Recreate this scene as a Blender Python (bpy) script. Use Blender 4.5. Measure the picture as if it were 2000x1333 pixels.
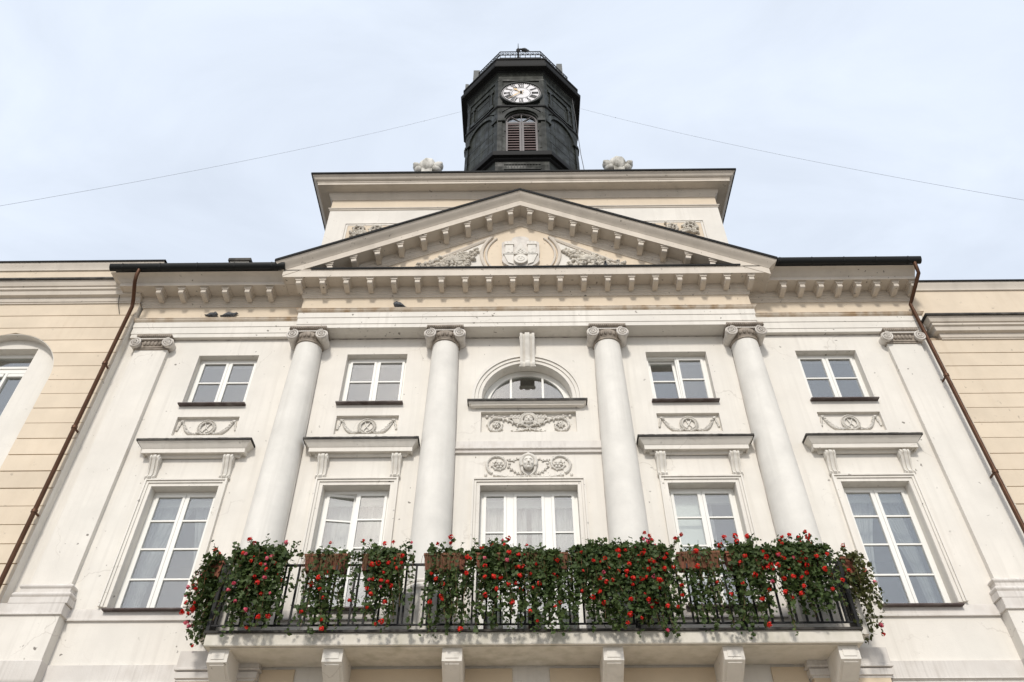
import bpy, math, random
from mathutils import Vector, Matrix, Euler
R = math.radians
random.seed(7)
scene = bpy.context.scene
for o in list(bpy.data.objects): bpy.data.objects.remove(o)
H0 = 1.65                      # eye height above the square; heights below are written from eye level

# ------------------------------------------------------------------ camera
cam_d = bpy.data.cameras.new('camera'); cam = bpy.data.objects.new('camera', cam_d)
scene.collection.objects.link(cam); scene.camera = cam
cam_d.sensor_width = 36; cam_d.lens = 1511.6*36/2000; cam_d.clip_end = 3000; cam_d.clip_start = .05
cam.location = (-.19, -12.7, H0)
cam.rotation_euler = (Matrix.Rotation(R(.573), 4, 'Z') @ Matrix.Rotation(R(90+43.125), 4, 'X') @ Matrix.Rotation(R(-.1), 4, 'Z')).to_euler()

# ------------------------------------------------------------------ sky and sun (thin bright cloud, sun behind the viewer's left shoulder)
SUN_EL, SUN_AZ = 35.7, 7.2
world = bpy.data.worlds.new('World'); scene.world = world; world.use_nodes = True
nt = world.node_tree; nt.nodes.clear()
N = lambda t: nt.nodes.new(t)
out = N('ShaderNodeOutputWorld'); bg = N('ShaderNodeBackground'); bg.inputs['Strength'].default_value = .1
sky = N('ShaderNodeTexSky'); sky.sky_type = 'NISHITA'; sky.sun_disc = False
sky.sun_elevation = R(SUN_EL); sky.sun_rotation = R(180+SUN_AZ); sky.air_density = 1.0; sky.dust_density = 5.0
tc = N('ShaderNodeTexCoord'); mp = N('ShaderNodeMapping'); mp.inputs['Scale'].default_value = (1.2, 2.0, 2.6); mp.inputs['Rotation'].default_value = (.2, .5, .6)
n1 = N('ShaderNodeTexNoise'); n1.inputs['Scale'].default_value = 2.1; n1.inputs['Detail'].default_value = 7; n1.inputs['Roughness'].default_value = .55; n1.inputs['Distortion'].default_value = .6
rp = N('ShaderNodeValToRGB'); rp.color_ramp.elements[0].position = .34; rp.color_ramp.elements[0].color = (.74, .74, .74, 1)
rp.color_ramp.elements[1].position = .70; rp.color_ramp.elements[1].color = (.90, .90, .90, 1)
mx = N('ShaderNodeMixRGB'); mx.inputs['Color2'].default_value = (8.0, 8.75, 9.9, 1)
L = nt.links.new
L(tc.outputs['Generated'], mp.inputs['Vector']); L(mp.outputs['Vector'], n1.inputs['Vector']); L(n1.outputs['Fac'], rp.inputs['Fac'])
L(rp.outputs['Color'], mx.inputs['Fac']); L(sky.outputs['Color'], mx.inputs['Color1']); L(mx.outputs['Color'], bg.inputs['Color']); L(bg.outputs['Background'], out.inputs['Surface'])
sun_d = bpy.data.lights.new('sun', 'SUN'); sun_d.energy = 2.1; sun_d.angle = R(7); sun_d.color = (1, .95, .87)
sun = bpy.data.objects.new('sun', sun_d); scene.collection.objects.link(sun)
sv = Vector((-math.sin(R(SUN_AZ))*math.cos(R(SUN_EL)), -math.cos(R(SUN_AZ))*math.cos(R(SUN_EL)), math.sin(R(SUN_EL))))
sun.rotation_euler = sv.to_track_quat('Z', 'Y').to_euler(); sun.location = (-10, -30, 40)
vs = scene.view_settings; vs.view_transform = 'Standard'; vs.look = 'None'; vs.gamma = 1; vs.use_curve_mapping = False
vs.exposure = .22
scene.render.engine = 'CYCLES'
scene.cycles.max_bounces = 8; scene.cycles.transparent_max_bounces = 24

# ------------------------------------------------------------------ materials
def newmat(name):
    m = bpy.data.materials.new(name); m.use_nodes = True
    t = m.node_tree; b = t.nodes['Principled BSDF']
    return m, t, b
def stone(name, col, rough=.85, var=.10, vscale=1.3, streak=0., streak_col=(.16, .14, .11), sscale=(9, 9, .35), speck=0., bump=.15, bscale=60, stain=None, metal=0., spot_scale=9, objvar=0., rvar=0., crack=0.):
    """paint or stone: soft blotches, rain streaks, chips and a fine grain"""
    m, t, b = newmat(name); n = lambda k: t.nodes.new(k); l = t.links.new
    geo = n('ShaderNodeNewGeometry'); pos = geo.outputs['Position']
    a = n('ShaderNodeTexNoise'); a.inputs['Scale'].default_value = vscale; a.inputs['Detail'].default_value = 6; a.inputs['Roughness'].default_value = .6; l(pos, a.inputs['Vector'])
    r1 = n('ShaderNodeValToRGB'); r1.color_ramp.elements[0].position = .3; r1.color_ramp.elements[1].position = .7
    r1.color_ramp.elements[0].color = (*[c*(1-var) for c in col], 1); r1.color_ramp.elements[1].color = (*[min(1, c*(1+var*.35)) for c in col], 1)
    l(a.outputs['Fac'], r1.inputs['Fac']); cur = r1.outputs['Color']
    def over(cur, fac, c):
        k = n('ShaderNodeMixRGB'); l(fac, k.inputs['Fac']); l(cur, k.inputs['Color1']); k.inputs['Color2'].default_value = (*c, 1); return k.outputs['Color']
    def ramp(src, p0, p1, v1, v0=0):
        k = n('ShaderNodeMapRange'); k.inputs['From Min'].default_value = p0; k.inputs['From Max'].default_value = p1; k.inputs['To Min'].default_value = v0; k.inputs['To Max'].default_value = v1
        l(src, k.inputs['Value']); return k.outputs['Result']
    def noise(scale, detail, vec=None, sc=None):
        k = n('ShaderNodeTexNoise'); k.inputs['Scale'].default_value = scale; k.inputs['Detail'].default_value = detail
        if sc:
            q = n('ShaderNodeMapping'); q.inputs['Scale'].default_value = sc; l(pos, q.inputs['Vector']); l(q.outputs['Vector'], k.inputs['Vector'])
        else: l(pos, k.inputs['Vector'])
        return k.outputs['Fac']
    def mul(a_, b_):
        k = n('ShaderNodeMath'); k.operation = 'MULTIPLY'; l(a_, k.inputs[0]); l(b_, k.inputs[1]); return k.outputs[0]
    if streak:
        f = mul(ramp(noise(1, 4, sc=sscale), .48, .72, streak), ramp(noise(.9, 3), .35, .65, 1))
        cur = over(cur, f, streak_col)
    if stain:
        cur = over(cur, mul(ramp(noise(1, 5, sc=(5, 5, 3)), .42, .66, stain[1]), ramp(noise(.7, 3), .3, .6, 1)), stain[0])
    if crack:
        dn = n('ShaderNodeTexNoise'); dn.inputs['Scale'].default_value = 2.2; dn.inputs['Detail'].default_value = 4; l(pos, dn.inputs['Vector'])
        ad = n('ShaderNodeVectorMath'); ad.operation = 'MULTIPLY_ADD'; l(dn.outputs['Color'], ad.inputs[0]); ad.inputs[1].default_value = (.7, .7, .7); l(pos, ad.inputs[2])
        vo = n('ShaderNodeTexVoronoi'); vo.feature = 'DISTANCE_TO_EDGE'; vo.inputs['Scale'].default_value = .55; l(ad.outputs[0], vo.inputs['Vector'])
        cur = over(cur, mul(ramp(vo.outputs['Distance'], .0025, .008, 0, crack), ramp(noise(.55, 3), .50, .62, 1)), (.30, .26, .22))
        cur = over(cur, ramp(noise(.35, 2), .40, .62, .16), tuple(c*q for c, q in zip(col, (.93, .87, .84))))      # older coat showing through
    if speck:
        cur = over(cur, mul(ramp(noise(spot_scale, 3), .675, .71, speck), ramp(noise(1.1, 2), .48, .6, 1)), (.09, .075, .06))
    if objvar:
        oi = n('ShaderNodeObjectInfo'); hs = n('ShaderNodeHueSaturation'); l(ramp(oi.outputs['Random'], 0, 1, 1+objvar, 1-objvar), hs.inputs['Value']); l(cur, hs.inputs['Color']); cur = hs.outputs['Color']
    l(cur, b.inputs['Base Color']); b.inputs['Roughness'].default_value = rough
    if rvar: l(ramp(noise(3.5, 5), .3, .7, rough+rvar, rough-rvar), b.inputs['Roughness'])
    b.inputs['Metallic'].default_value = metal
    b.inputs['Specular IOR Level'].default_value = .25
    if bump:
        bp = n('ShaderNodeBump'); bp.inputs['Strength'].default_value = bump; bp.inputs['Distance'].default_value = .01
        add = n('ShaderNodeMath'); add.operation = 'ADD'; l(noise(bscale, 4), add.inputs[0]); l(ramp(noise(4, 3), 0, 1, 1.6), add.inputs[1])
        l(add.outputs[0], bp.inputs['Height']); l(bp.outputs['Normal'], b.inputs['Normal'])
    return m
M = {}
WHITE = (.74, .708, .65)
M['white'] = stone('white_stucco', WHITE, var=.12, vscale=.9, streak=.18, crack=.28, speck=.8, bump=.22)
M['column'] = stone('column_stucco', (.72, .697, .65), var=.12, vscale=1.8, streak=.16, sscale=(6, 6, .25), bump=.25)
M['band'] = stone('rain_streaked_stucco', (.66, .625, .585), var=.10, streak=.42, streak_col=(.33, .30, .27), sscale=(22, 22, .5), bump=.25, stain=((.40, .35, .30), .3))
M['cornice'] = stone('cornice_stucco', (.62, .56, .485), var=.12, streak=.18, speck=.8, bump=.2, spot_scale=12, sscale=(4, 4, 1))
M['crown'] = stone('rust_stained_moulding', (.66, .58, .48), var=.15, streak=.35, streak_col=(.28, .17, .08), sscale=(14, 14, .8), stain=((.36, .22, .10), .75), bump=.3)
M['ochre'] = stone('ochre_stucco', (.67, .57, .445), var=.10, objvar=.035, streak=.13, streak_col=(.45, .34, .22), speck=.35, bump=.2)
M['ochre_deep'] = stone('ochre_stucco_ground_floor', (.66, .545, .40), var=.08, bump=.2)
M['joint'] = stone('course_joint', (.40, .31, .22), var=.2, bump=0)
M['relief'] = stone('relief_stucco', (.68, .65, .595), var=.14, vscale=6, stain=((.38, .33, .28), .35), bump=.25, bscale=90)
M['relief_dirty'] = stone('weathered_relief_stone', (.60, .555, .48), var=.2, vscale=6, stain=((.25, .21, .17), .5), bump=.25)
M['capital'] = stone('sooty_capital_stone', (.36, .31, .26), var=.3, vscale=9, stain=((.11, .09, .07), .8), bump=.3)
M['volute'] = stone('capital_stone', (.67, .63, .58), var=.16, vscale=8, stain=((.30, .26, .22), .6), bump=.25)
M['roof'] = stone('black_sheet_roof', (.009, .009, .009), rough=.75, var=.3, bump=.1)
M['flash'] = stone('weathered_flashing', (.04, .037, .034), rough=.7, var=.4, vscale=6, stain=((.22, .20, .17), .35), bump=.2)
M['sill'] = stone('brown_metal_sill', (.085, .06, .055), rough=.5, var=.3, vscale=5, stain=((.35, .32, .30), .35), bump=.1)
M['gutter'] = stone('dark_green_gutter', (.008, .009, .009), rough=.5, var=.2, bump=0)
M['copper'] = stone('brown_copper_pipe', (.115, .058, .034), rough=.5, var=.35, vscale=3, metal=.55, stain=((.10, .05, .03), .5), bump=.05)
M['tower'] = stone('dark_patinated_sheet', (.017, .019, .015), rough=.55, rvar=.18, var=.6, vscale=2.0, objvar=.10, streak=.75, streak_col=(.058, .064, .052), sscale=(7, 7, .5), bump=.2, bscale=25)
M['tower_dark'] = stone('black_sheet_trim', (.009, .009, .009), rough=.7, var=.3, bump=.1)
M['shutter'] = stone('grey_brown_shutter', (.19, .175, .175), rough=.6, var=.2, bump=.1)
M['slat'] = stone('shutter_slat_paint', (.17, .12, .115), rough=.6, var=.25, bump=0)
M['frame'] = stone('white_window_paint', (.80, .79, .75), rough=.45, var=.03, bump=0)
M['iron'] = stone('black_wrought_iron', (.010, .010, .011), rough=.55, var=.3, bump=.1)
M['terra'] = stone('terracotta', (.23, .085, .05), rough=.8, var=.25, vscale=8, stain=((.10, .05, .035), .5), bump=.2)
M['slab'] = stone('balcony_slab_paint', (.68, .64, .57), var=.10, streak=.25, streak_col=(.28, .27, .20), sscale=(6, 6, 1.5), stain=((.30, .29, .20), .45), bump=.25)
M['dial'] = stone('clock_dial_enamel', (.72, .70, .71), rough=.35, var=.03, bump=0)
M['black'] = stone('clock_black', (.015, .015, .014), rough=.5, var=.1, bump=0)
M['gold'] = stone('gilded_hand', (.55, .40, .22), rough=.4, var=.15, metal=.35, bump=0)
M['finial'] = stone('lichen_spotted_stone', (.68, .66, .61), var=.15, vscale=4, stain=((.16, .15, .12), .8), bump=.4, bscale=30)
M['interior'] = stone('room_plaster', (.42, .42, .40), var=.05, bump=0)
M['blind'] = stone('roller_blind', (.80, .83, .79), rough=.8, var=.02, bump=0)
M['pigeon'] = stone('pigeon_feathers', (.115, .12, .13), rough=.7, var=.8, vscale=22, bump=.1)
M['wire'] = stone('steel_wire', (.10, .10, .10), rough=.6, var=.1, bump=0)
M['antenna'] = stone('grey_antenna_plastic', (.13, .135, .13), rough=.6, var=.15, bump=0)
M['soil'] = stone('potting_soil', (.03, .02, .015), var=.3)
M['dry'] = stone('dry_stem', (.16, .10, .05), var=.4, vscale=12, bump=0)
def leafmat(name, c1, c2, trans):
    m, t, b = newmat(name); n = t.nodes.new; l = t.links.new
    g = n('ShaderNodeNewGeometry'); no = n('ShaderNodeTexNoise'); no.inputs['Scale'].default_value = 7; l(g.outputs['Position'], no.inputs['Vector'])
    no.inputs['Detail'].default_value = 5; no.inputs['Roughness'].default_value = .7; rr = n('ShaderNodeValToRGB'); rr.color_ramp.elements[0].position = .33; rr.color_ramp.elements[1].position = .66; rr.color_ramp.elements[0].color = (*c1, 1); rr.color_ramp.elements[1].color = (*c2, 1)
    l(no.outputs['Fac'], rr.inputs['Fac']); l(rr.outputs['Color'], b.inputs['Base Color']); b.inputs['Roughness'].default_value = .55; b.inputs['Specular IOR Level'].default_value = .3
    tr = n('ShaderNodeBsdfTranslucent'); l(rr.outputs['Color'], tr.inputs['Color']); mi = n('ShaderNodeMixShader'); mi.inputs[0].default_value = trans
    l(b.outputs[0], mi.inputs[1]); l(tr.outputs[0], mi.inputs[2]); l(mi.outputs[0], t.nodes['Material Output'].inputs['Surface']); return m
M['leaf'] = leafmat('geranium_leaf', (.018, .038, .009), (.085, .125, .034), .25)
M['leaf_olive'] = leafmat('olive_geranium_leaf', (.045, .055, .016), (.13, .14, .045), .25)
M['red'] = leafmat('red_petal', (.50, .012, .008), (.80, .035, .02), .2)
M['pink'] = leafmat('pink_petal', (.62, .05, .12), (.80, .20, .26), .2)
M['curtain'] = leafmat('sheer_curtain', (.62, .64, .64), (.72, .73, .73), .4)
def glassmat():
    m = bpy.data.materials.new('window_glass'); m.use_nodes = True; t = m.node_tree; t.nodes.clear(); n = t.nodes.new; l = t.links.new
    o = n('ShaderNodeOutputMaterial'); tr = n('ShaderNodeBsdfTransparent'); tr.inputs['Color'].default_value = (.93, .95, .94, 1)
    gl = n('ShaderNodeBsdfGlossy'); gl.inputs['Roughness'].default_value = .0; lw = n('ShaderNodeLayerWeight'); lw.inputs['Blend'].default_value = .5
    pw = n('ShaderNodeMath'); pw.operation = 'POWER'; l(lw.outputs['Facing'], pw.inputs[0]); pw.inputs[1].default_value = 4
    fr = n('ShaderNodeMapRange'); fr.inputs['To Min'].default_value = .24; l(pw.outputs[0], fr.inputs['Value'])   # coated double glazing
    mi = n('ShaderNodeMixShader'); l(fr.outputs[0], mi.inputs[0]); l(tr.outputs[0], mi.inputs[1]); l(gl.outputs[0], mi.inputs[2]); l(mi.outputs[0], o.inputs['Surface']); return m
M['glass'] = glassmat()
def pavemat():
    m = stone('granite_paving', (.36, .33, .29), var=.2, vscale=3); t = m.node_tree; b = t.nodes['Principled BSDF']
    br = t.nodes.new('ShaderNodeTexBrick'); br.inputs['Scale'].default_value = 2.0; br.inputs['Color1'].default_value = (.32, .29, .25, 1); br.inputs['Color2'].default_value = (.26, .235, .20, 1); br.inputs['Mortar'].default_value = (.16, .15, .13, 1)
    g = t.nodes.new('ShaderNodeNewGeometry'); t.links.new(g.outputs['Position'], br.inputs['Vector']); t.links.new(br.outputs['Color'], b.inputs['Base Color']); return m
M['paving'] = pavemat()

# ------------------------------------------------------------------ mesh building helpers (heights from eye level)
COL = scene.collection
class B:
    def __init__(s): s.v = []; s.f = []
    def add(s, vs, fs):
        k = len(s.v); s.v += [tuple(p) for p in vs]; s.f += [tuple(i+k for i in f) for f in fs]; return s
    def box(s, x0, x1, y0, y1, z0, z1):
        return s.add([(x0,y0,z0),(x1,y0,z0),(x1,y1,z0),(x0,y1,z0),(x0,y0,z1),(x1,y0,z1),(x1,y1,z1),(x0,y1,z1)],
                     [(0,3,2,1),(4,5,6,7),(0,1,5,4),(1,2,6,5),(2,3,7,6),(3,0,4,7)])
    def prism(s, pts, y0, y1):          # polygon in x,z pushed from y0 (front) to y1
        n = len(pts)
        return s.add([(x,y0,z) for x,z in pts]+[(x,y1,z) for x,z in pts],
                     [tuple(range(n)), tuple(range(2*n-1, n-1, -1))]+[(i,(i+1)%n+0,(i+1)%n+n,i+n)[::-1] for i in range(n)])
    def prismx(s, pts, x0, x1):         # polygon in y,z pushed along x
        n = len(pts)
        return s.add([(x0,y,z) for y,z in pts]+[(x1,y,z) for y,z in pts],
                     [tuple(range(n)), tuple(range(2*n-1, n-1, -1))]+[(i,(i+1)%n,(i+1)%n+n,i+n)[::-1] for i in range(n)])
    def prismz(s, pts, z0, z1):
        n = len(pts)
        return s.add([(x,y,z0) for x,y in pts]+[(x,y,z1) for x,y in pts],
                     [tuple(range(n))[::-1], tuple(range(n, 2*n))]+[(i,(i+1)%n,(i+1)%n+n,i+n) for i in range(n)])
    def sweep(s, path, prof, closed=False, caps=True):
        """profile (out, z) carried along a plan path with mitred corners; 'out' is to the right of travel"""
        P = [Vector(p) for p in path]; n = len(P); rings = []
        for i in range(n):
            d1 = (P[i]-P[i-1]).normalized() if (i > 0 or closed) else None
            d2 = (P[(i+1) % n]-P[i]).normalized() if (i < n-1 or closed) else None
            if d1 is None: d1 = d2
            if d2 is None: d2 = d1
            a = Vector((d1.y,-d1.x)); b = Vector((d2.y,-d2.x)); m = (a+b)/(1+a.dot(b))
            rings.append([(P[i].x+m.x*o, P[i].y+m.y*o, z) for o, z in prof])
        k = len(prof); vs = [v for r in rings for v in r]; fs = []
        for i in range(n if closed else n-1):
            j = (i+1) % n
            for q in range(k-1): fs.append((i*k+q, j*k+q, j*k+q+1, i*k+q+1))
        if caps and not closed: fs += [tuple(range(k)), tuple((n-1)*k+q for q in range(k-1,-1,-1))]
        return s.add(vs, fs)
    def tube(s, path, rad, n=8, caps=True, flat=1.0):
        P = [Vector(p) for p in path]; m = len(P); vs = []; fs = []; up = None
        for i in range(m):
            d = (P[min(i+1,m-1)]-P[max(i-1,0)]).normalized()
            if up is None:
                up = Vector((0,1,0)) if abs(d.y) < .9 else Vector((0,0,1))
            u = (up-d*up.dot(d)).normalized(); w = d.cross(u); up = u
            r = rad[i] if isinstance(rad,(list,tuple)) else rad
            for k in range(n):
                a = 2*math.pi*k/n; vs.append(P[i]+u*(math.cos(a)*r*flat)+w*(math.sin(a)*r))
        for i in range(m-1):
            for k in range(n): fs.append((i*n+k, i*n+(k+1)%n, (i+1)*n+(k+1)%n, (i+1)*n+k))
        if caps: fs += [tuple(range(n))[::-1], tuple((m-1)*n+k for k in range(n))]
        return s.add(vs, fs)
    def lathe(s, c, prof, n=32, a0=0., a1=2*math.pi):
        full = abs(a1-a0-2*math.pi) < 1e-6; m = n if full else n+1; vs = []; fs = []
        for r, z in prof:
            for k in range(m):
                a = a0+(a1-a0)*k/n; vs.append((c[0]+math.cos(a)*r, c[1]+math.sin(a)*r, z))
        for i in range(len(prof)-1):
            for k in range(n): fs.append((i*m+k, i*m+(k+1)%m, (i+1)*m+(k+1)%m, (i+1)*m+k))
        return s.add(vs, fs)
    def ball(s, c, r, rot=None, seg=8, rings=5):
        c = Vector(c); vs = []; fs = []; mt = rot or Matrix.Identity(3)
        for i in range(1, rings):
            t = math.pi*i/rings
            for k in range(seg):
                a = 2*math.pi*k/seg; vs.append(c+mt@Vector((r[0]*math.sin(t)*math.cos(a), r[1]*math.sin(t)*math.sin(a), r[2]*math.cos(t))))
        vs += [c+mt@Vector((0,0,r[2])), c+mt@Vector((0,0,-r[2]))]; T = len(vs)-2
        for i in range(rings-2):
            for k in range(seg): fs.append((i*seg+k, (i+1)*seg+k, (i+1)*seg+(k+1)%seg, i*seg+(k+1)%seg))
        for k in range(seg): fs += [(T, k, (k+1)%seg), (T+1, (rings-2)*seg+(k+1)%seg, (rings-2)*seg+k)]
        return s.add(vs, fs)
    def loft(s, rings, n=10):            # rings: (centre, side vector, up vector)
        vs = []; fs = []
        for c, a, b in rings:
            c = Vector(c); a = Vector(a); b = Vector(b)
            for k in range(n):
                t = 2*math.pi*k/n; vs.append(c+a*math.cos(t)+b*math.sin(t))
        m = len(rings)
        for i in range(m-1):
            for k in range(n): fs.append((i*n+k, i*n+(k+1)%n, (i+1)*n+(k+1)%n, (i+1)*n+k))
        fs += [tuple(range(n))[::-1], tuple((m-1)*n+k for k in range(n))]
        return s.add(vs, fs)
    def xf(s, fn, k0=0): s.v = s.v[:k0]+[tuple(fn(Vector(p))) for p in s.v[k0:]]; return s
    def mesh(s, name, mat, sharp=32, local=False):
        me = bpy.data.meshes.new(name); me.from_pydata([(x,y,z if local else z+H0) for x,y,z in s.v], [], s.f); me.update()
        me.materials.append(M[mat] if isinstance(mat,str) else mat)
        if sharp:
            me.polygons.foreach_set('use_smooth', [True]*len(me.polygons)); me.set_sharp_from_angle(angle=R(sharp))
        return me
    def build(s, name, mat, parent=None, sharp=32, recalc=True, **kw):
        me = s.mesh(name, mat, 0)
        if recalc:
            import bmesh
            bm = bmesh.new(); bm.from_mesh(me); bmesh.ops.recalc_face_normals(bm, faces=bm.faces[:]); bm.to_mesh(me); bm.free()
        if sharp:
            me.polygons.foreach_set('use_smooth', [True]*len(me.polygons)); me.set_sharp_from_angle(angle=R(sharp))
        return put(name, me, parent, **kw)
def put(name, data, parent=None, loc=None, rot=None, scale=None, label=None, category=None, group=None, kind=None):
    o = bpy.data.objects.new(name, data); COL.objects.link(o)
    if loc is not None: o.location = (loc[0], loc[1], loc[2]+H0)
    if rot is not None: o.rotation_euler = rot
    if scale is not None: o.scale = scale if hasattr(scale,'__len__') else (scale,)*3
    if parent: o.parent = parent
    for k, v in (('label',label),('category',category),('group',group),('kind',kind)):
        if v: o[k] = v
    return o
def arc(cx, cz, r, a0, a1, n): return [(cx+r*math.cos(a0+(a1-a0)*i/n), cz+r*math.sin(a0+(a1-a0)*i/n)) for i in range(n+1)]
PI = math.pi

# ------------------------------------------------------------------ the setting
B().box(-400, 400, -400, 400, -1.95, -1.65).build('ground', 'paving', kind='structure', label='pale granite paving of the town square')

# ------------------------------------------------------------------ town hall
hall = put('town_hall', None, label='white classical town hall with four columns, pediment and flower-decked balcony', category='building')
AXP = -.1                                  # the pediment sits a little left of the door axis
WX = [-6.6, -3.3, 3.3, 6.6]; CX = [-4.83, -1.79, 1.79, 4.83]

# ---- front wall with real openings
holes = []                                 # x0,x1,z0,z1,depth
for x in WX:
    holes.append((x-.665, x+.665, 10.12, 11.53, .45))
    holes.append((x-.645, x+.645, 5.67, 8.13, .45))
    holes.append((x-.645, x+.645, 9.35, 9.82, .085))
holes += [(-.93, .93, 4.93, 8.10, .45), (-.95, .95, 10.10, 11.20, .45), (-.96, 1.0, 9.37, 9.89, .10)]
def holed_wall(b, x0, x1, z0, z1, y, holes):
    xs = sorted({x0,x1,*[h[0] for h in holes],*[h[1] for h in holes]}); zs = sorted({z0,z1,*[h[2] for h in holes],*[h[3] for h in holes]})
    for i in range(len(xs)-1):
        for j in range(len(zs)-1):
            cx = (xs[i]+xs[i+1])/2; cz = (zs[j]+zs[j+1])/2
            if any(h[0] < cx < h[1] and h[2] < cz < h[3] for h in holes): continue
            b.add([(xs[i],y,zs[j]),(xs[i+1],y,zs[j]),(xs[i+1],y,zs[j+1]),(xs[i],y,zs[j+1])], [(0,1,2,3)])
    for a0,a1,c0,c1,d in holes:
        b.add([(a0,y,c0),(a1,y,c0),(a1,y,c1),(a0,y,c1),(a0,y+d,c0),(a1,y+d,c0),(a1,y+d,c1),(a0,y+d,c1)], [(0,4,5,1),(3,2,6,7),(0,3,7,4),(1,5,6,2)])
w = B(); holed_wall(w, -9.0, 9.0, -1.65, 12.3, 0, holes)
# spandrels of the round-headed window
pts = arc(0, 10.25, .95, 0, PI, 32)
for i in range(32):
    (xa,za),(xb,zb) = pts[i], pts[i+1]
    w.add([(xa,0,za),(xa,0,11.2),(xb,0,11.2),(xb,0,zb)], [(0,1,2,3)]); w.add([(xa,0,za),(xb,0,zb),(xb,.45,zb),(xa,.45,za)], [(0,1,2,3)])
w.build('wall', 'white', hall, sharp=30, recalc=False)
B().box(-8.98, 8.98, 5.0, 5.2, -1.6, 13.3).build('room_back_wall', 'interior', hall)
b = B()
for x0, x1 in ((-8.98,-4.95),(-4.85,-1.85),(-1.75,1.75),(1.85,4.85),(4.95,8.98)):
    b.box(x0, x1, .46, 4.99, 9.0, 9.2); b.box(x0, x1, .46, 4.99, 12.1, 12.25); b.box(x0, x1, .46, 4.99, 4.6, 4.9)
b.build('room_floor', 'interior', hall)
b = B()
for x in (-8.95, -4.9, -1.8, 1.8, 4.9, 8.95): b.box(x-.04, x+.04, .46, 4.98, 4.91, 12.09)
b.build('partition', 'interior', hall)
B().box(-8.99, -8.96, 5.3, 14, -1.6, 13.3).box(8.96, 8.99, 5.3, 14, -1.6, 13.3).box(-8.95, 8.95, 13.8, 14, -1.6, 13.3).build('rear_wall', 'white', hall)

# ---- windows
def tilt_x(zb, y, a):   # bottom-hung sash leaning into the room
    return lambda p: Vector((p.x, y+(p.y-y)*math.cos(a)+(p.z-zb)*math.sin(a), zb+(p.z-zb)*math.cos(a)-(p.y-y)*math.sin(a)))
def swing(xh, y, a):    # side-hung sash turned into the room
    return lambda p: Vector((xh+(p.x-xh)*math.cos(a)-(p.y-y)*math.sin(a), y+(p.x-xh)*math.sin(a)+(p.y-y)*math.cos(a), p.z))
def window(cx, z0, z1, w, rec, bars, lights=None, fns=None, label=None):
    """frame > sashes, panes; lights = x edges of the leaves relative to the centre"""
    h = w/2; f = B()
    f.box(cx-h+.002, cx-h+.062, rec, rec+.09, z0+.002, z1-.002).box(cx+h-.062, cx+h-.002, rec, rec+.09, z0+.002, z1-.002)
    f.box(cx-h+.062, cx+h-.062, rec, rec+.09, z1-.062, z1-.002).box(cx-h+.062, cx+h-.062, rec, rec+.09, z0+.002, z0+.055)
    lights = lights or [(-h+.064, -.018), (.018, h-.064)]
    for i in range(len(lights)-1): f.box(cx+lights[i][1]+.003, cx+lights[i+1][0]-.003, rec-.012, rec+.09, z0+.055, z1-.062)
    win = f.build('window', 'frame', hall, label=label)
    zb, zt = z0+.058, z1-.066
    for i,(a,c) in enumerate(lights):
        fn = (fns or {}).get(i); a += cx; c += cx; s = .052; y0, y1 = rec-.022, rec+.04
        g = B().box(a, a+s, y0, y1, zb, zt).box(c-s, c, y0, y1, zb, zt).box(a+s, c-s, y0, y1, zb, zb+s).box(a+s, c-s, y0, y1, zt-s, zt)
        zz = [zb+s]+sorted(bars)+[zt-s]
        for k in bars: g.box(a+s, c-s, y0+.006, y1-.012, k-.016, k+.016)
        if fn: g.xf(fn)
        g.build('sash', 'frame', win)
        for k in range(len(zz)-1):
            p = B().box(a+s-.004, c-s+.004, rec+.008, rec+.014, zz[k]+(.012 if k else -.004), zz[k+1]-(.012 if k < len(zz)-2 else -.004))
            if fn: p.xf(fn)
            p.build('pane', 'glass', win, sharp=0)
    return win
def sill(win, cx, w, z, out=.11, mat='sill'):
    B().prismx([(-out,z-.024),(-out,z-.002),(.18,z+.03),(.18,z-.03),(-out+.02,z-.028)], cx-w/2, cx+w/2).build('sill', mat, win)
def curtain(win, x0, x1, z0, z1, y, seedv, gather=0, mat='curtain', pull=None):
    """wavy cloth; pull(t) gives the free edge as it is drawn aside"""
    rnd = random.Random(seedv); nx, nz = 60, 14; vs = []; fs = []; ph = [rnd.uniform(0,6.28) for _ in range(4)]
    for j in range(nz+1):
        t = j/nz; z = z1+(z0-z1)*t
        for i in range(nx+1):
            u = i/nx; xa, xb = (x0, x1) if not pull else pull(t)
            x = xa+(xb-xa)*u
            yy = y+.03*math.sin(u*38+ph[0])+.018*math.sin(u*71+ph[1]+t)+.02*math.sin(u*13+ph[2]+t*1.5)
            vs.append((x,yy,z))
    for j in range(nz):
        for i in range(nx): k = j*(nx+1)+i; fs.append((k,k+1,k+nx+2,k+nx+1))
    B().add(vs,fs).build('curtain', mat, win, sharp=180, recalc=False)
UPL = {0:'upper window with clear panes at the left end', 1:'upper window between the left pair of columns', 2:'upper window with its left sash tilted inwards', 3:'upper window with clear panes at the right end'}
for i, x in enumerate(WX):
    fns = {0: tilt_x(10.18, .17, R(5.5))} if i == 2 else None
    wn = window(x, 10.14, 11.53, 1.33, .17, [10.86], fns=fns, label=UPL[i]); sill(wn, x, 1.40, 10.125)
LOL = {0:'tall window with drawn-back sheer curtains at the left end', 1:'tall window with its left sash swung inwards', 2:'tall window with a lowered pale blind in its left leaf', 3:'tall window with drawn-back sheer curtains at the right end'}
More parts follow.
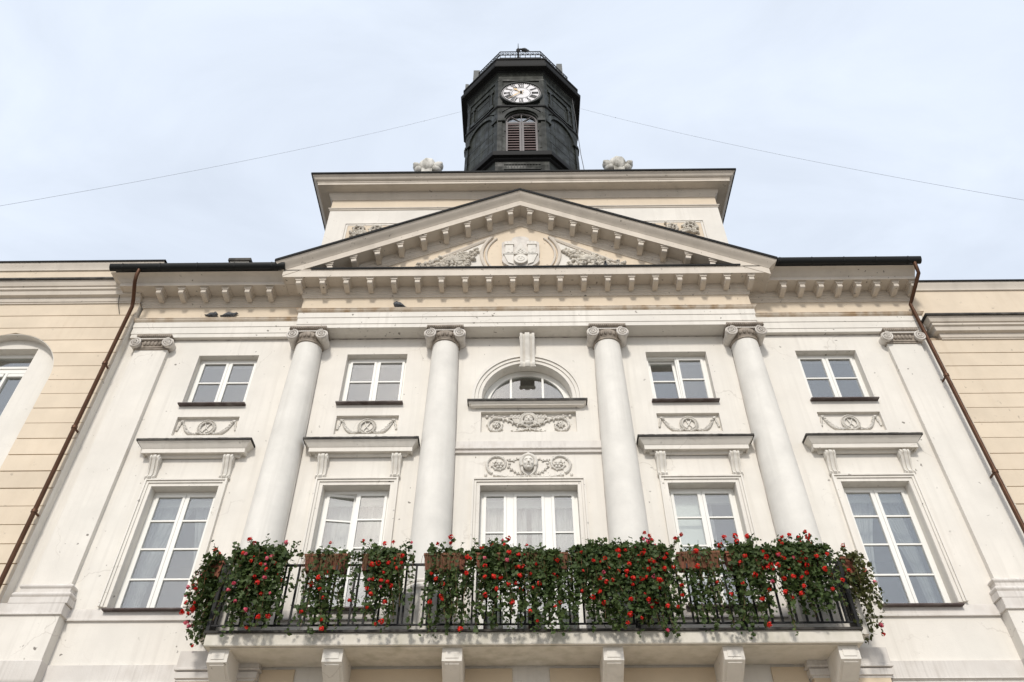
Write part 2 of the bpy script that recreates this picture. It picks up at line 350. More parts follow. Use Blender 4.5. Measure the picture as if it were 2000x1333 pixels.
for i, x in enumerate(WX):
    fns = {0: swing(x-.58, .2, R(9))} if i == 1 else None
    wn = window(x, 5.69, 8.13, 1.29, .2, [7.50, 6.92, 6.33], fns=fns, label=LOL[i]); sill(wn, x, 1.36, 5.675)
    # blind box and cloth behind the glass
    B().box(x-.58, x+.58, .40, .45, 7.93, 8.08).build('blind_box', 'blind', wn)
    if i == 2:
        B().box(x-.585, x-.02, .36, .375, 6.3, 8.02).build('roller_blind', 'blind', wn)
        curtain(wn, x+.02, x+.22, 5.7, 7.98, .5, 5)
    elif i == 1:
        curtain(wn, x-.6, x+.6, 5.7, 7.98, .52, 9)
    else:
        sg = 1 if i == 0 else -1
        cv = lambda t: math.sin(min(1, t*1.15)*PI/2)
        curtain(wn, 0, 0, 5.7, 7.98, .5, 11+i, pull=lambda t: (x-.62, x+.10-.46*cv(t)) )
        curtain(wn, 0, 0, 5.7, 7.98, .55, 21+i, pull=lambda t: (x+.06+.36*cv(t), x+.62))
dw = window(0, 4.95, 8.10, 1.86, .2, [7.21, 6.45, 5.72], lights=[(-.868,-.43),(-.29,.29),(.43,.868)], label='three-part glazed balcony door under the face relief')
curtain(dw, -.9, -.05, 4.96, 8.0, .5, 31); curtain(dw, .05, .9, 4.96, 8.0, .5, 32); B().box(-.86, .86, .40, .45, 7.86, 8.03).build('blind_box', 'blind', dw)
# round-headed window
def ring(b, cx, cz, r0, r1, y0, y1, a0=0, a1=PI, n=40):
    vs = []; fs = []
    for i in range(n+1):
        a = a0+(a1-a0)*i/n; c, s_ = math.cos(a), math.sin(a)
        vs += [(cx+r0*c,y0,cz+r0*s_),(cx+r1*c,y0,cz+r1*s_),(cx+r1*c,y1,cz+r1*s_),(cx+r0*c,y1,cz+r0*s_)]
    for i in range(n):
        for q in range(4): fs.append((4*i+q,4*i+(q+1)%4,4*i+4+(q+1)%4,4*i+4+q))
    fs += [(0,1,2,3),(4*n+3,4*n+2,4*n+1,4*n)]
    return b.add(vs,fs)
f = ring(B(), 0, 10.25, .86, .945, .24, .32); ring(f, 0, 10.25, .81, .858, .225, .30)
f.box(-.94, .94, .24, .32, 10.102, 10.25)
for sx in (-.345, .345): f.box(sx-.022, sx+.022, .228, .29, 10.25, 10.25+math.sqrt(.82**2-.345**2))
aw = f.build('arched_window', 'frame', hall, label='half-round fanlight above the balcony door')
for xa, xb in ((-.80,-.366),(-.324,.324),(.366,.80)):
    top = [(x, 10.25+math.sqrt(max(.0004, .81**2-x*x))) for x in [xb+(xa-xb)*k/14 for k in range(15)]]
    B().prism([(xa,10.252),(xb,10.252)]+top, .262, .268).build('pane', 'glass', aw, sharp=0)
a = ring(B(), 0, 10.25, .955, 1.03, -.03, 0.01); ring(a, 0, 10.25, 1.033, 1.10, -.055, .01); ring(a, 0, 10.25, 1.103, 1.17, -.085, .01)
for s_ in (-1,1):
    for r0, r1, yy in ((.955,1.03,-.03),(1.033,1.10,-.055),(1.103,1.17,-.085)): a.box(min(s_*r0,s_*r1), max(s_*r0,s_*r1), yy, .01, 10.08, 10.25)
a.build('archivolt', 'white', hall)
LP = [(-1.08,.02),(-1.08,-.02),(1.08,-.02),(1.08,.02)]
sl = B().sweep(LP, [(0,9.965),(.03,9.967),(.05,9.975),(.09,9.98),(.09,10.0),(.12,10.015),(.14,10.045),(0,10.05)]).build('window_ledge', 'white', hall)
B().sweep(LP, [(.10,10.049),(.155,10.043),(.165,10.047),(.165,10.095),(0,10.11)]).build('flashing', 'flash', sl)

# ---- architraves round the tall windows and the door
def surround(cx, w, z0, z1, bottom):
    h = w/2; b = B()
    for o0, o1, y in ((.004,.07,-.022),(.072,.115,-.045),(.117,.152,-.07)):
        b.box(cx-h-o1, cx-h-o0, y, .004, bottom, z1+o1); b.box(cx+h+o0, cx+h+o1, y, .004, bottom, z1+o1); b.box(cx-h-o0+.0, cx+h+o0, y, .004, z1+o0, z1+o1)
    return b.build('window_surround', 'white', hall)
for x in WX: surround(x, 1.29, 5.67, 8.13, 5.73)
surround(0, 1.86, 4.95, 8.10, 4.96)

# ---- hoods with consoles
def console(cx, z0, z1, wid, out_top, out_bot, parent, name='console', mat='relief'):
    """S-curved bracket with three raised ribs"""
    prof = []; n = 22
    for k in range(n+1):
        t = k/n; z = z1+(z0-z1)*t
        o = out_bot+(out_top-out_bot)*(.5+.5*math.cos(min(1,t/.82)*PI))
        if t < .2: o += .02*math.sin(t/.2*PI)
        if t > .82: o = out_bot+.035*math.sin((t-.82)/.18*PI)
        prof.append((-o,z))
    b = B()
    for xa, xb, e in ((-.5,-.32,0),(-.32,-.16,-.09*wid),(-.16,.16,.05*wid),(.16,.32,-.09*wid),(.32,.5,0)):
        b.prismx([(.01,z1)]+[(y-e,z) for y,z in prof]+[(.01,z0)], cx+xa*wid, cx+xb*wid)
    k0 = len(b.v)
    for s_ in (-1,1): b.tube([(cx+s_*(wid/2-.002),-out_top*.55,z1-.085),(cx+s_*(wid/2+.012),-out_top*.55,z1-.085)], [.075,.06], 14)
    b.tube([(cx-wid*.56,-out_bot*.7,z0+.03),(cx+wid*.56,-out_bot*.7,z0+.03)], .036, 10)
    return b.build(name, mat, parent)
for x in WX:
    hd = B().sweep([(x-.87,.02),(x-.87,-.02),(x+.87,-.02),(x+.87,.02)],
        [(0,8.76),(.03,8.765),(.05,8.80),(.06,8.83),(.12,8.835),(.12,8.81),(.15,8.81),(.15,8.90),(.165,8.91),(.19,8.95),(.23,9.0),(.25,9.02),(.25,9.03),(0,9.04)]).build('window_hood', 'white', hall)
    # broken tar-paper edge on the weathering
    n = 46; vs = []; fs = []; rr = random.Random(int(x*10))
    pl = [(x-.87-.27,0)]+[(x-.87-.275,-.29)]+[(x-1.14+2.28*k/n, -.292-rr.uniform(0,.012)) for k in range(n+1)]+[(x+.87+.275,-.29),(x+.87+.27,0)]
    B().prismz([(px,py) for px,py in pl][::1], 9.030, 9.070).build('flashing', 'flash', hd)
    for s_ in (-1,1): console(x+s_*.72, 8.27, 8.77, .18, .155, .06, hd)
# keystone and centre string course
console(.02, 11.02, 11.90, .32, .26, .13, hall, 'keystone')
st = B().sweep([(-1.48,-.0),(1.48,-.0)], [(0,9.14),(.012,9.138),(.03,8.97),(.065,8.955),(.065,8.93),(.03,8.92),(.025,8.88),(.05,8.865),(.05,8.84),(0,8.83)]).build('string_course', 'band', hall)

# ---- columns and pilasters
def volute(cx, cz, y0, y1, r, parent, hand):
    b = B().tube([(cx,y1,cz),(cx,(y0+y1)/2,cz),(cx,y0,cz)], [r*.8, r*.74, r*.90], 24)
    path = []; n = 64
    for k in range(n+1):
        t = k/n; rr = r*(.93*(1-t)+.12*t); a = PI/2+hand*t*2*PI*2.4
        path.append((cx+rr*math.cos(a), y0-.012-.02*t, cz+rr*math.sin(a)))
    b.tube(path, [.021*(1-.45*k/n) for k in range(n+1)], 6)
    b.ball((cx,y0-.004,cz), (.026,.026,.026))
    return b.build('volute', 'volute', parent, sharp=50)
def eggs(b, pts, s=.05):
    for i,(x,y,z) in enumerate(pts):
        b.ball((x,y,z), (s*.8,s*.7,s*1.35)); 
        if i < len(pts)-1:
            q = pts[i+1]; b.ball(((x+q[0])/2,(y+q[1])/2+.01,(z+q[2])/2-.02), (s*.25,s*.4,s*1.1), seg=6, rings=4)
def column(cx):
    cy = -.07; prof = []
    for k in range(25):
        t = k/24; r = .37-.08*t**1.6; prof.append((r, 6.02+t*(11.62-6.02)))
    col = B().lathe((cx,cy), prof, 48).build('column', 'column', hall, sharp=60)
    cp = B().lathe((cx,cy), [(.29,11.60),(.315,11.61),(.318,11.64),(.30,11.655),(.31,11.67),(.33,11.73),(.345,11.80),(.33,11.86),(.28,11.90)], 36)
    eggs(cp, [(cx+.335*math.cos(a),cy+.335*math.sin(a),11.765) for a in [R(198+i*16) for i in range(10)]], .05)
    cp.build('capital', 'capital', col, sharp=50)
    for s_ in (-1,1): volute(cx+s_*.33, 11.775, -.405, -.002, .145, col, s_)
    B().box(cx-.34, cx+.34, -.40, -.005, 11.865, 11.905).build('volute_band', 'volute', col)
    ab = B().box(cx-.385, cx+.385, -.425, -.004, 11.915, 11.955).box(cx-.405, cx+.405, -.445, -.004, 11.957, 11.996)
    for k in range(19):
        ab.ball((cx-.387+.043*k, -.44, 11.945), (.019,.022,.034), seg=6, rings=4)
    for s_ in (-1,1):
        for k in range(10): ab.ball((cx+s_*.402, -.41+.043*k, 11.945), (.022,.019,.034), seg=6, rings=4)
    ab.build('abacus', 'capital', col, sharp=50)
    B().lathe((cx,cy), [(.37,6.02),(.40,5.99),(.40,5.96),(.385,5.945),(.41,5.92),(.45,5.88),(.45,5.83),(.42,5.80),(.42,5.76),(.47,5.74),(.47,5.7),(.2,5.7)], 40).box(cx-.5, cx+.5, -.56, -.003, 4.97, 5.70).build('base', 'white', col)
for x in CX: column(x)
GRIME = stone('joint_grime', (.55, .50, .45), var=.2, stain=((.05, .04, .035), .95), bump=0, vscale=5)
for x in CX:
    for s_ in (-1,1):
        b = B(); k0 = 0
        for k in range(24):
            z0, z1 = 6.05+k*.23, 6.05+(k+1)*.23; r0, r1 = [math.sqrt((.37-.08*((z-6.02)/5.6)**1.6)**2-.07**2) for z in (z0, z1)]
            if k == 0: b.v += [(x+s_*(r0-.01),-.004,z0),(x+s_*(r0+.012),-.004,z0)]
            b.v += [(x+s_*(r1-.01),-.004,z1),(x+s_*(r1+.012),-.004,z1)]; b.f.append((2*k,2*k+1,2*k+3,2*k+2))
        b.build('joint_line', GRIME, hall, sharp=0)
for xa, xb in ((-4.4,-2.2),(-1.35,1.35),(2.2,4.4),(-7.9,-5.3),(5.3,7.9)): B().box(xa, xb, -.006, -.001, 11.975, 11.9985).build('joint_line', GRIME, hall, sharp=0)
def pilaster(sg):
    x0, x1 = sorted((sg*7.97, sg*8.70)); cx = (x0+x1)/2
    p = B().box(x0, x1, -.10, -.001, 6.08, 11.66).build('pilaster', 'white', hall)
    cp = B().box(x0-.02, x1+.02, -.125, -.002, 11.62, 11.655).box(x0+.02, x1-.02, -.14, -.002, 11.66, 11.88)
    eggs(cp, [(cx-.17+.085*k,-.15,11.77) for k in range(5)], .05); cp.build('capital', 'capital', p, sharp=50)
    for s_ in (-1,1): volute(cx+s_*.37, 11.755, -.20, -.003, .14, p, s_)
    B().box(cx-.36, cx+.36, -.195, -.004, 11.865, 11.90).build('volute_band', 'volute', p)
    ab = B().box(cx-.37, cx+.37, -.20, -.004, 11.915, 11.96)
    for k in range(18): ab.ball((cx-.366+.043*k, -.21, 11.94), (.019,.022,.034), seg=6, rings=4)
    ab.box(cx-.39, cx+.39, -.215, -.004, 11.962, 11.996).build('abacus', 'capital', p, sharp=50)
    def tor(z0, z1, o, n=6): return [(o-.03+.03*math.sin(PI*k/n), z0+(z1-z0)*k/n) for k in range(n+1)]
    path = [(x0,.0),(x0,-.10),(x1,-.10),(x1,.0)]
    B().sweep(path, [(0,5.71),(.14,5.712),(.14,5.82)]+tor(5.83,5.92,.14)+[(.07,5.93),(.07,5.99)]+tor(6.0,6.08,.10)+[(0,6.10)]).build('base', 'band', p)
    q0, q1 = (x0-.25, x1+.10) if sg < 0 else (x0-.10, x1+.25)
    B().box(q0, q1, -.23, -.002, 4.45, 5.50).build('pedestal', 'white', p)
    B().sweep([(q0,.0),(q0,-.23),(q1,-.23),(q1,.0)], [(0,5.50),(.035,5.505),(.035,5.53),(.01,5.545),(.01,5.70),(0,5.712),(-.2,5.713)]).build('pedestal_cap', 'band', p)
    B().sweep([(q0,.0),(q0,-.23),(q1,-.23),(q1,.0)], [(0,4.40),(.02,4.42),(.03,4.46),(.03,4.74),(0,4.76)]).build('pedestal_band', 'band', p)
pilaster(-1); pilaster(1)
# band under the tall windows and the band above the ground floor
for x0, x1 in ((-7.86,-5.35),(-4.31,-2.31),(2.31,4.31),(5.35,7.86)):
    B().sweep([(x0,0),(x1,0)], [(0,5.48),(.04,5.485),(.04,5.515),(.012,5.53),(.012,5.655),(0,5.66)] if abs(x0+x1) < 8 else [(0,5.48),(.045,5.485),(.045,5.515),(.015,5.53),(.015,5.66),(0,5.70)]).build('string_course', 'band', hall)
for x0, x1 in ((-7.86,-5.69),(5.69,7.86)):
    B().sweep([(x0,0),(x1,0)], [(0,4.36),(.06,4.37),(.03,4.39),(.03,4.44),(.075,4.46),(.05,4.48),(.05,4.74),(0,4.76)]).build('string_course', 'band', hall)
# ground-floor pilaster heads beside the balcony, painted panels and piers below it
for s_ in (-1,1):
    x0, x1 = sorted((s_*4.4, s_*5.64))
    pc = B().sweep([(x0,0),(x0,-.16),(x1,-.16),(x1,0)], [(-.15,4.44),(0,4.44),(.0,4.47),(.03,4.48),(.03,4.575),(.0,4.59),(.06,4.60),(.06,4.625),(.04,4.64),(.04,4.90),(0,4.91),(-.15,4.912)]).build('pier_cap', 'band', hall)
    B().box(x0+.02, x1-.02, -.155, -.002, -1.65, 4.44).build('pier', 'ochre_deep', pc)
for x0, x1 in ((-3.33,-.32),(.28,3.33)): B().box(x0, x1, -.03, -.002, -1.0, 4.66).build('painted_panel', 'ochre_deep', hall)
for x0, x1 in ((-4.38,-3.82),(3.82,4.38)): B().box(x0, x1, -.03, -.002, -1.0, 4.66).build('painted_panel', 'ochre_deep', hall)

# ---- entablature
def entab(path, inner, fr_mat='ochre', name_tag='portico'):
    B().sweep(path, [(-inner,12.0),(0,12.0),(0,12.105),(.014,12.112),(.014,12.295),(.028,12.302),(.028,12.455),(.0,12.455)]).build('architrave', 'white', hall)
    B().sweep(path, [(.0,12.456),(.04,12.46),(.04,12.475),(.055,12.48),(.075,12.505),(.075,12.525),(.09,12.53),(.09,12.545),(0,12.56)]).build('architrave_crown', 'crown', hall)
    B().sweep(path, [(0,12.56),(0,12.94)]).build('frieze', fr_mat, hall)
BED = [(0,12.94),(.02,12.94),(.025,12.97),(.045,12.985),(.045,13.02),(.06,13.03),(.075,13.06),(.075,13.10),(.09,13.11),(.10,13.15),(.10,13.22)]
CP = [(-5.12,.0),(-5.12,-.37),(5.12,-.37),(5.12,.0)]
SL_ = [(-8.94,.1),(-8.94,-.1),(-5.0,-.1)]; SR_ = [(5.0,-.1),(8.98,-.1),(8.98,.1)]
entab(CP, .36); entab(SL_, .095); entab(SR_, .095)
pc = B().sweep(CP, BED+[(.43,13.22),(.43,13.205),(.445,13.205),(.445,13.40),(.455,13.41),(.455,13.44),(.0,13.46)]).build('cornice', 'cornice', hall)
B().sweep([(-4.95,-.30),(-4.95,-.40),(4.95,-.40),(4.95,-.30)][1:3], [(.40,13.442),(.455,13.43),(.455,13.475),(-.02,13.53)]).build('cornice_flashing', 'roof', hall)
SIDE = BED[:-1]+[(.10,13.226),(.46,13.226),(.46,13.21),(.475,13.21),(.475,13.31),(.49,13.32),(.52,13.345),(.55,13.385),(.60,13.42),(.66,13.44),(.68,13.45),(.68,13.46),(0,13.47)]
B().sweep(SL_, SIDE).build('cornice', 'cornice', hall)
B().sweep([(5.0,-.1),(9.0,-.1)], SIDE).build('cornice', 'cornice', hall)
# modillions
def modillion_mesh():
    b = B().box(-.095, .095, -.34, 0, -.032, 0).box(-.078, .078, -.32, 0, -.070, -.034)
    b.prismx([(0,-.072),(-.30,-.072),(-.30,-.160),(-.27,-.178),(-.10,-.20),(0,-.20)], -.055, .055)
    return b.mesh('modillion', 'cornice', 20, local=True)
MOD = modillion_mesh()
for k in range(10):
    for s_ in (-1,1): put('modillion', MOD, hall, loc=(s_*(.27+.545*k)-.02, -.455, 13.221))
for x in (-8.50,-7.98,-7.46,-6.96,-6.44,-5.93): put('modillion', MOD, hall, loc=(x, -.195, 13.227))
for x in (5.95,6.38,6.81,7.24,7.67,8.10,8.53,8.93): put('modillion', MOD, hall, loc=(x, -.195, 13.227))
# gutters and downpipes
for x0, x1 in ((-9.60,-5.55),(5.55,9.08)):
    g = B(); ns = 10
    prof = [(-.87+.095*math.cos(PI+PI*k/ns)*1.0+.0, 13.555+.13*math.sin(PI+PI*k/ns)) for k in range(ns+1)]+[(-.78,13.545),(-.96,13.545)]
    g.prismx(prof, x0, x1); gt = g.build('gutter', 'gutter', hall)
    for k in range(5):
        xx = x0+.3+(x1-x0-.6)*k/4; B().prismx([(-.972,13.56),(-.975,13.53),(-.94,13.45),(-.87,13.415),(-.80,13.44),(-.80,13.45),(-.87,13.422),(-.935,13.46),(-.968,13.53)], xx-.012, xx+.012).build('gutter_bracket', 'gutter', gt)
def pipe(path, clips):
    d = B().tube(path, .042, 14).build('downpipe', 'copper', hall, sharp=40)
    for z in clips: B().tube([(path[-1][0],path[-1][1],z-.03),(path[-1][0],path[-1][1],z+.03)], .055, 14).box(path[-1][0]-.015, path[-1][0]+.015, path[-1][1]+.05, path[-1][1]+.2, z-.015, z+.015).build('pipe_collar', 'copper', d)
pipe([(-8.92,-.87,13.44),(-8.92,-.87,13.25),(-8.95,-.78,13.12),(-9.02,-.45,12.86),(-9.04,-.36,12.74),(-9.04,-.36,-1.5)], [11.0,9.3,7.4,5.2,3])
pipe([(8.93,-.87,13.44),(8.93,-.85,13.28),(8.95,-.80,13.16),(8.87,-.35,12.86),(8.83,-.21,12.74),(8.83,-.21,-1.5)], [10.6,8.2,5.9,3.4])

# ---- pediment
SLP = .468
def rake_z(x): return 15.82-SLP*abs(x-AXP)
tp = B().prism([(-5.1,13.40),(5.1,13.40),(AXP,15.82-.30+.02)], -.37, .0).build('tympanum', 'ochre', hall)
RP = [(-.372,-.30),(-.392,-.295),(-.397,-.265),(-.417,-.25),(-.417,-.215),(-.432,-.205),(-.447,-.17),(-.447,-.12),(-.46,-.11),(-.47,-.07),(-.47,0),(-.80,0),(-.80,-.012),(-.825,-.012),(-.825,.175),(-.835,.18),(-.85,.205),(-.885,.24),(-.94,.29),(-.985,.345),(-1.0,.385)]
def rake(prof, name, mat, parent=None, back=0.):
    b = B(); k = len(prof); vs = []
    for s_ in (-1,1):
        for y, dz in prof:
            xe = s_*(5.13+(-.37-y)); vs.append((xe,y,rake_z(xe)+dz))
        if s_ == -1:
            for y, dz in prof: vs.append((AXP,y,15.82+dz))
    for i in range(2):
        for q in range(k-1): b_ = (i*k+q, i*k+q+1, (i+1)*k+q+1, (i+1)*k+q); b.f.append(b_)
    b.v = vs
    # returns at the lower ends run straight back to the wall
    for i0 in (0, 2*k):
        m = len(b.v); b.v += [(vs[i0+q][0], back, vs[i0+q][2]) for q in range(k)]
        for q in range(k-1): b.f.append((i0+q, i0+q+1, m+q+1, m+q))
    return b.build(name, mat, parent or hall)
rk = rake(RP, 'raking_cornice', 'cornice')
rf = B(); vs = []
for x in (-5.77, AXP, 5.77):
    z = rake_z(x)
    vs += [(x,-1.0,z+.372),(x,-1.022,z+.37),(x,-1.022,z+.44),(x,.0,z+.50)]
rf.add(vs, [(i*4+q, i*4+q+1, i*4+5+q, i*4+4+q) for i in (0,1) for q in range(3)]+[(0,3,2,1),(8,9,10,11)]); rf.build('pediment_roof', 'roof', hall)
ang = math.atan(SLP)
for k in range(9):
    for s_ in (-1,1):
        x = AXP+s_*(.27+.527*k)
        o = put('modillion', MOD, hall, loc=(x, -.455, rake_z(x)+.002))
        # blocks stand plumb, their tops cut to the slope
        o.matrix_basis = Matrix.Translation((x,-.455,rake_z(x)+.002+H0)) @ Matrix(((1,0,0,0),(0,1,0,0),(-s_*SLP,0,1,0),(0,0,0,1)))
# white panels and mouldings in the tympanum
MC = (AXP, 14.42)
for s_ in (-1,1):
    pts = [(AXP+s_*2.92,13.55)]
    A = [(AXP+s_*.95*math.cos(a), MC[1]+.95*math.sin(a)) for a in [R(-62)+(R(38)-R(-62))*k/14 for k in range(15)]]
    top = (A[-1][0]+s_*.02, A[-1][1])
    poly = [(AXP+s_*3.05,13.55)]+A+[(A[-1][0], A[-1][1])]
    pn = B().prism([(AXP+s_*2.95,13.60)]+A, -.385, -.371).build('tympanum_panel', 'white', hall)
    mo = B(); line = [(x,-.395,z) for x,z in A]; mo.tube(line, .045, 8); mo.tube([(AXP+s_*.84*math.cos(a),-.39,MC[1]+.84*math.sin(a)) for a in [R(-62)+R(108)*k/14 for k in range(15)]], .03, 8)
    mo.tube([(A[-1][0]-s_*.05,-.395,A[-1][1]+.05),(AXP+s_*3.1,-.395,13.60)], .04, 8); mo.tube([(A[-1][0]+s_*.10,-.395,A[-1][1]-.07),(AXP+s_*2.9,-.395,13.60)], .025, 8)
    mo.build('panel_moulding', 'cornice', pn)
# ------------------------------------------------------------------ carved reliefs
def leaf_lump(b, p, d, ln, wd, th=.85):
    """one fleshy leaf lying on the wall: p = root, d = direction in x,z"""
    a = math.atan2(d[1], d[0]); rot = Matrix.Rotation(-a, 3, 'Y'); c = (p[0]+d[0]*ln*.5, p[1], p[2]+d[1]*ln*.5)
    b.ball(c, (ln*.55, wd*th, wd*.5), rot, 6, 5)
def foliate(b, path, r0, r1, y, leaf=.06, step=2, rnd=random, both=True, n=6):
    """stem with leaves curling off both sides; path in x,z"""
    m = len(path); b.tube([(x,y,z) for x,z in path], [r0+(r1-r0)*i/(m-1) for i in range(m)], n)
    for i in range(1, m-1, step):
        dx, dz = path[i+1][0]-path[i-1][0], path[i+1][1]-path[i-1][1]; q = math.hypot(dx,dz) or 1; dx /= q; dz /= q
        for s_ in ((1,-1) if both else (1,)):
            a = s_*R(rnd.uniform(28,62)); e = (dx*math.cos(a)-dz*math.sin(a), dx*math.sin(a)+dz*math.cos(a))
            leaf_lump(b, (path[i][0],y-.006,path[i][1]), e, leaf*rnd.uniform(.8,1.2), leaf*.55)
def spiral(cx, cz, r0, r1, a0, turns, n): return [(cx+(r0+(r1-r0)*k/n)*math.cos(a0+turns*2*PI*k/n), cz+(r0+(r1-r0)*k/n)*math.sin(a0+turns*2*PI*k/n)) for k in range(n+1)]
def rosette(b, x, y, z, r, k=6):
    b.ball((x,y-.02,z), (r*.4,r*.5,r*.4), seg=6, rings=4)
    for i in range(k): a = 2*PI*i/k; leaf_lump(b, (x+.25*r*math.cos(a),y,z+.25*r*math.sin(a)), (math.cos(a),math.sin(a)), r*.9, r*.7)
# wreath and garland panels under the upper windows
for i, x in enumerate(WX):
    rnd = random.Random(40+i); yb = .066
    pn = B().box(x-.66, x+.66, .084, .14, 9.34, 9.83).build('festoon_panel', 'white', hall)
    wr = B(); pts = spiral(x, 9.585, .155, .155, -PI/2, 1, 30); wr.tube([(p[0],yb,p[1]) for p in pts], .014, 6)
    for k in range(30):
        a = -PI/2+2*PI*k/30; t = (-math.sin(a), math.cos(a)); t = t if math.cos(a) > 0 else (-t[0],-t[1])
        for o, sg in ((.140,-1),(.165,1)): leaf_lump(wr, (x+o*math.cos(a),yb-.012,9.585+o*math.sin(a)), (t[0]+sg*.5*math.cos(a), t[1]+sg*.5*math.sin(a)), .046, .026)
    wr.tube([(x-.08,yb,9.47),(x+.0,yb-.005,9.58),(x+.06,yb,9.69)], .012, 5).tube([(x+.08,yb,9.47),(x-.02,yb-.005,9.6),(x-.05,yb,9.70)], .012, 5)
    wr.build('wreath', 'relief', pn, sharp=60)
    for s_ in (-1,1):
        g = B(); m = 16
        pth = []
        for k in range(m+1):
            t = k/m; pth.append((x+s_*(.125+.41*(1-t)**.85), 9.425+.035*max(0,t-.8)/.2+.31*(1-min(1,t/.8))**2.0))
        g.tube([(p[0],yb,p[1]) for p in pth], [.010+.026*math.sin(PI*k/m) for k in range(m+1)], 7)
        for k in range(m):
            for _ in range(3): leaf_lump(g, (pth[k][0]+rnd.uniform(-.012,.012),yb-.018,pth[k][1]+rnd.uniform(-.016,.016)), (-s_*.8,rnd.uniform(-.7,.3)), .045, .026)
        g.ball((x+s_*.545,yb-.01,9.735), (.035,.03,.03))
        for k in range(6): g.ball((x+s_*(.565+.008*k),yb,9.70-.034*k), (.022+.004*(k%3),.022,.026), seg=6, rings=4)
        g.build('garland', 'relief', pn, sharp=60)
# panel with torches, lion head and fruit baskets
rnd = random.Random(3); yb = .075
pn = B().box(-.99, 1.03, .098, .15, 9.35, 9.91).build('scroll_panel', 'white', hall)
for s_ in (-1,1):
    cx = .02+s_*.66
    b = B(); foliate(b, spiral(cx, 9.585, .20, .05, R(60) if s_ < 0 else R(120), -s_*1.35, 40)[::1], .030, .016, yb, .050, 4, rnd)
    rosette(b, cx, yb, 9.585, .06); b.build('acanthus_scroll', 'relief', pn, sharp=60)
    b = B(); foliate(b, [(cx+s_*.12-s_*.62*t, 9.80+.03*math.sin(t*PI)-.22*t**1.4) for t in [k/18 for k in range(19)]], .030, .020, yb, .075, 3, rnd)
    b.ball((cx+s_*.2,yb,9.82), (.035,.03,.04)); b.build('horn', 'relief', pn, sharp=60)
    b = B(); bx = .02+s_*.265
    b.prism([(bx-.045-s_*.03,9.62),(bx+.045-s_*.03,9.62),(bx+.085,9.755),(bx-.085,9.755)], yb-.035, yb+.01)
    for k in range(5): b.tube([(bx-.04+.02*k-s_*.03,yb-.04,9.62),(bx-.075+.0375*k,yb-.042,9.755)], .008, 5)
    b.tube([(bx-.11,yb-.035,9.76),(bx+.11,yb-.035,9.76)], .022, 7)
    for k in range(9): b.ball((bx-.10+.025*k,yb-.03,9.80+.02*math.sin(k*2.1)), (.026,.026,.026), seg=6, rings=4)
    b.build('fruit_basket', 'relief', pn, sharp=60)
    b = B(); foliate(b, [(.02+s_*(.04-.40*t), 9.52-.10*t) for t in [k/8 for k in range(9)]], .02, .012, yb, .06, 2, rnd); b.build('crossed_branch', 'relief', pn, sharp=60)
def face(b, cx, cz, y, w, h):
    b.ball((cx,y,cz), (w*.5,w*.36,h*.5), seg=16, rings=10)
    b.prismx([(y-w*.30,cz+h*.14),(y-w*.52,cz-h*.09),(y-w*.30,cz-h*.12)], cx-w*.075, cx+w*.075)
    for s_ in (-1,1):
        b.ball((cx+s_*w*.2,y-w*.30,cz+h*.08), (w*.10,w*.06,h*.035), seg=8, rings=4)
        b.tube([(cx+s_*w*.07,y-w*.36,cz+h*.15),(cx+s_*w*.2,y-w*.34,cz+h*.18),(cx+s_*w*.33,y-w*.26,cz+h*.14)], w*.035, 5)
        b.ball((cx+s_*w*.25,y-w*.24,cz-h*.10), (w*.15,w*.11,h*.12), seg=8, rings=5)
    b.ball((cx,y-w*.32,cz-h*.215), (w*.14,w*.07,h*.03), seg=8, rings=4); b.ball((cx,y-w*.31,cz-h*.27), (w*.11,w*.07,h*.03), seg=8, rings=4)
    b.ball((cx,y-w*.26,cz-h*.38), (w*.16,w*.14,h*.10), seg=8, rings=5)
b = B(); face(b, .02, 9.70, yb-.03, .19, .24)
for k in range(26):
    a = R(-40)+R(260)*k/25
    for rr_ in (.115,.15): leaf_lump(b, (.02+rr_*.95*math.cos(a),yb-.03,9.70+rr_*math.sin(a)), (math.cos(a),math.sin(a)), .06, .04)
b.tube([(.02-.22,yb-.02,9.60),(.02-.10,yb-.045,9.655),(.02,yb-.06,9.63),(.02+.10,yb-.045,9.655),(.02+.22,yb-.02,9.60)], .022, 7)
for k in range(9): leaf_lump(b, (.02-.10+.025*k,yb-.02,9.60), (0,-1), .09-.012*abs(k-4), .035)
b.build('lion_mask', 'relief', pn, sharp=60)
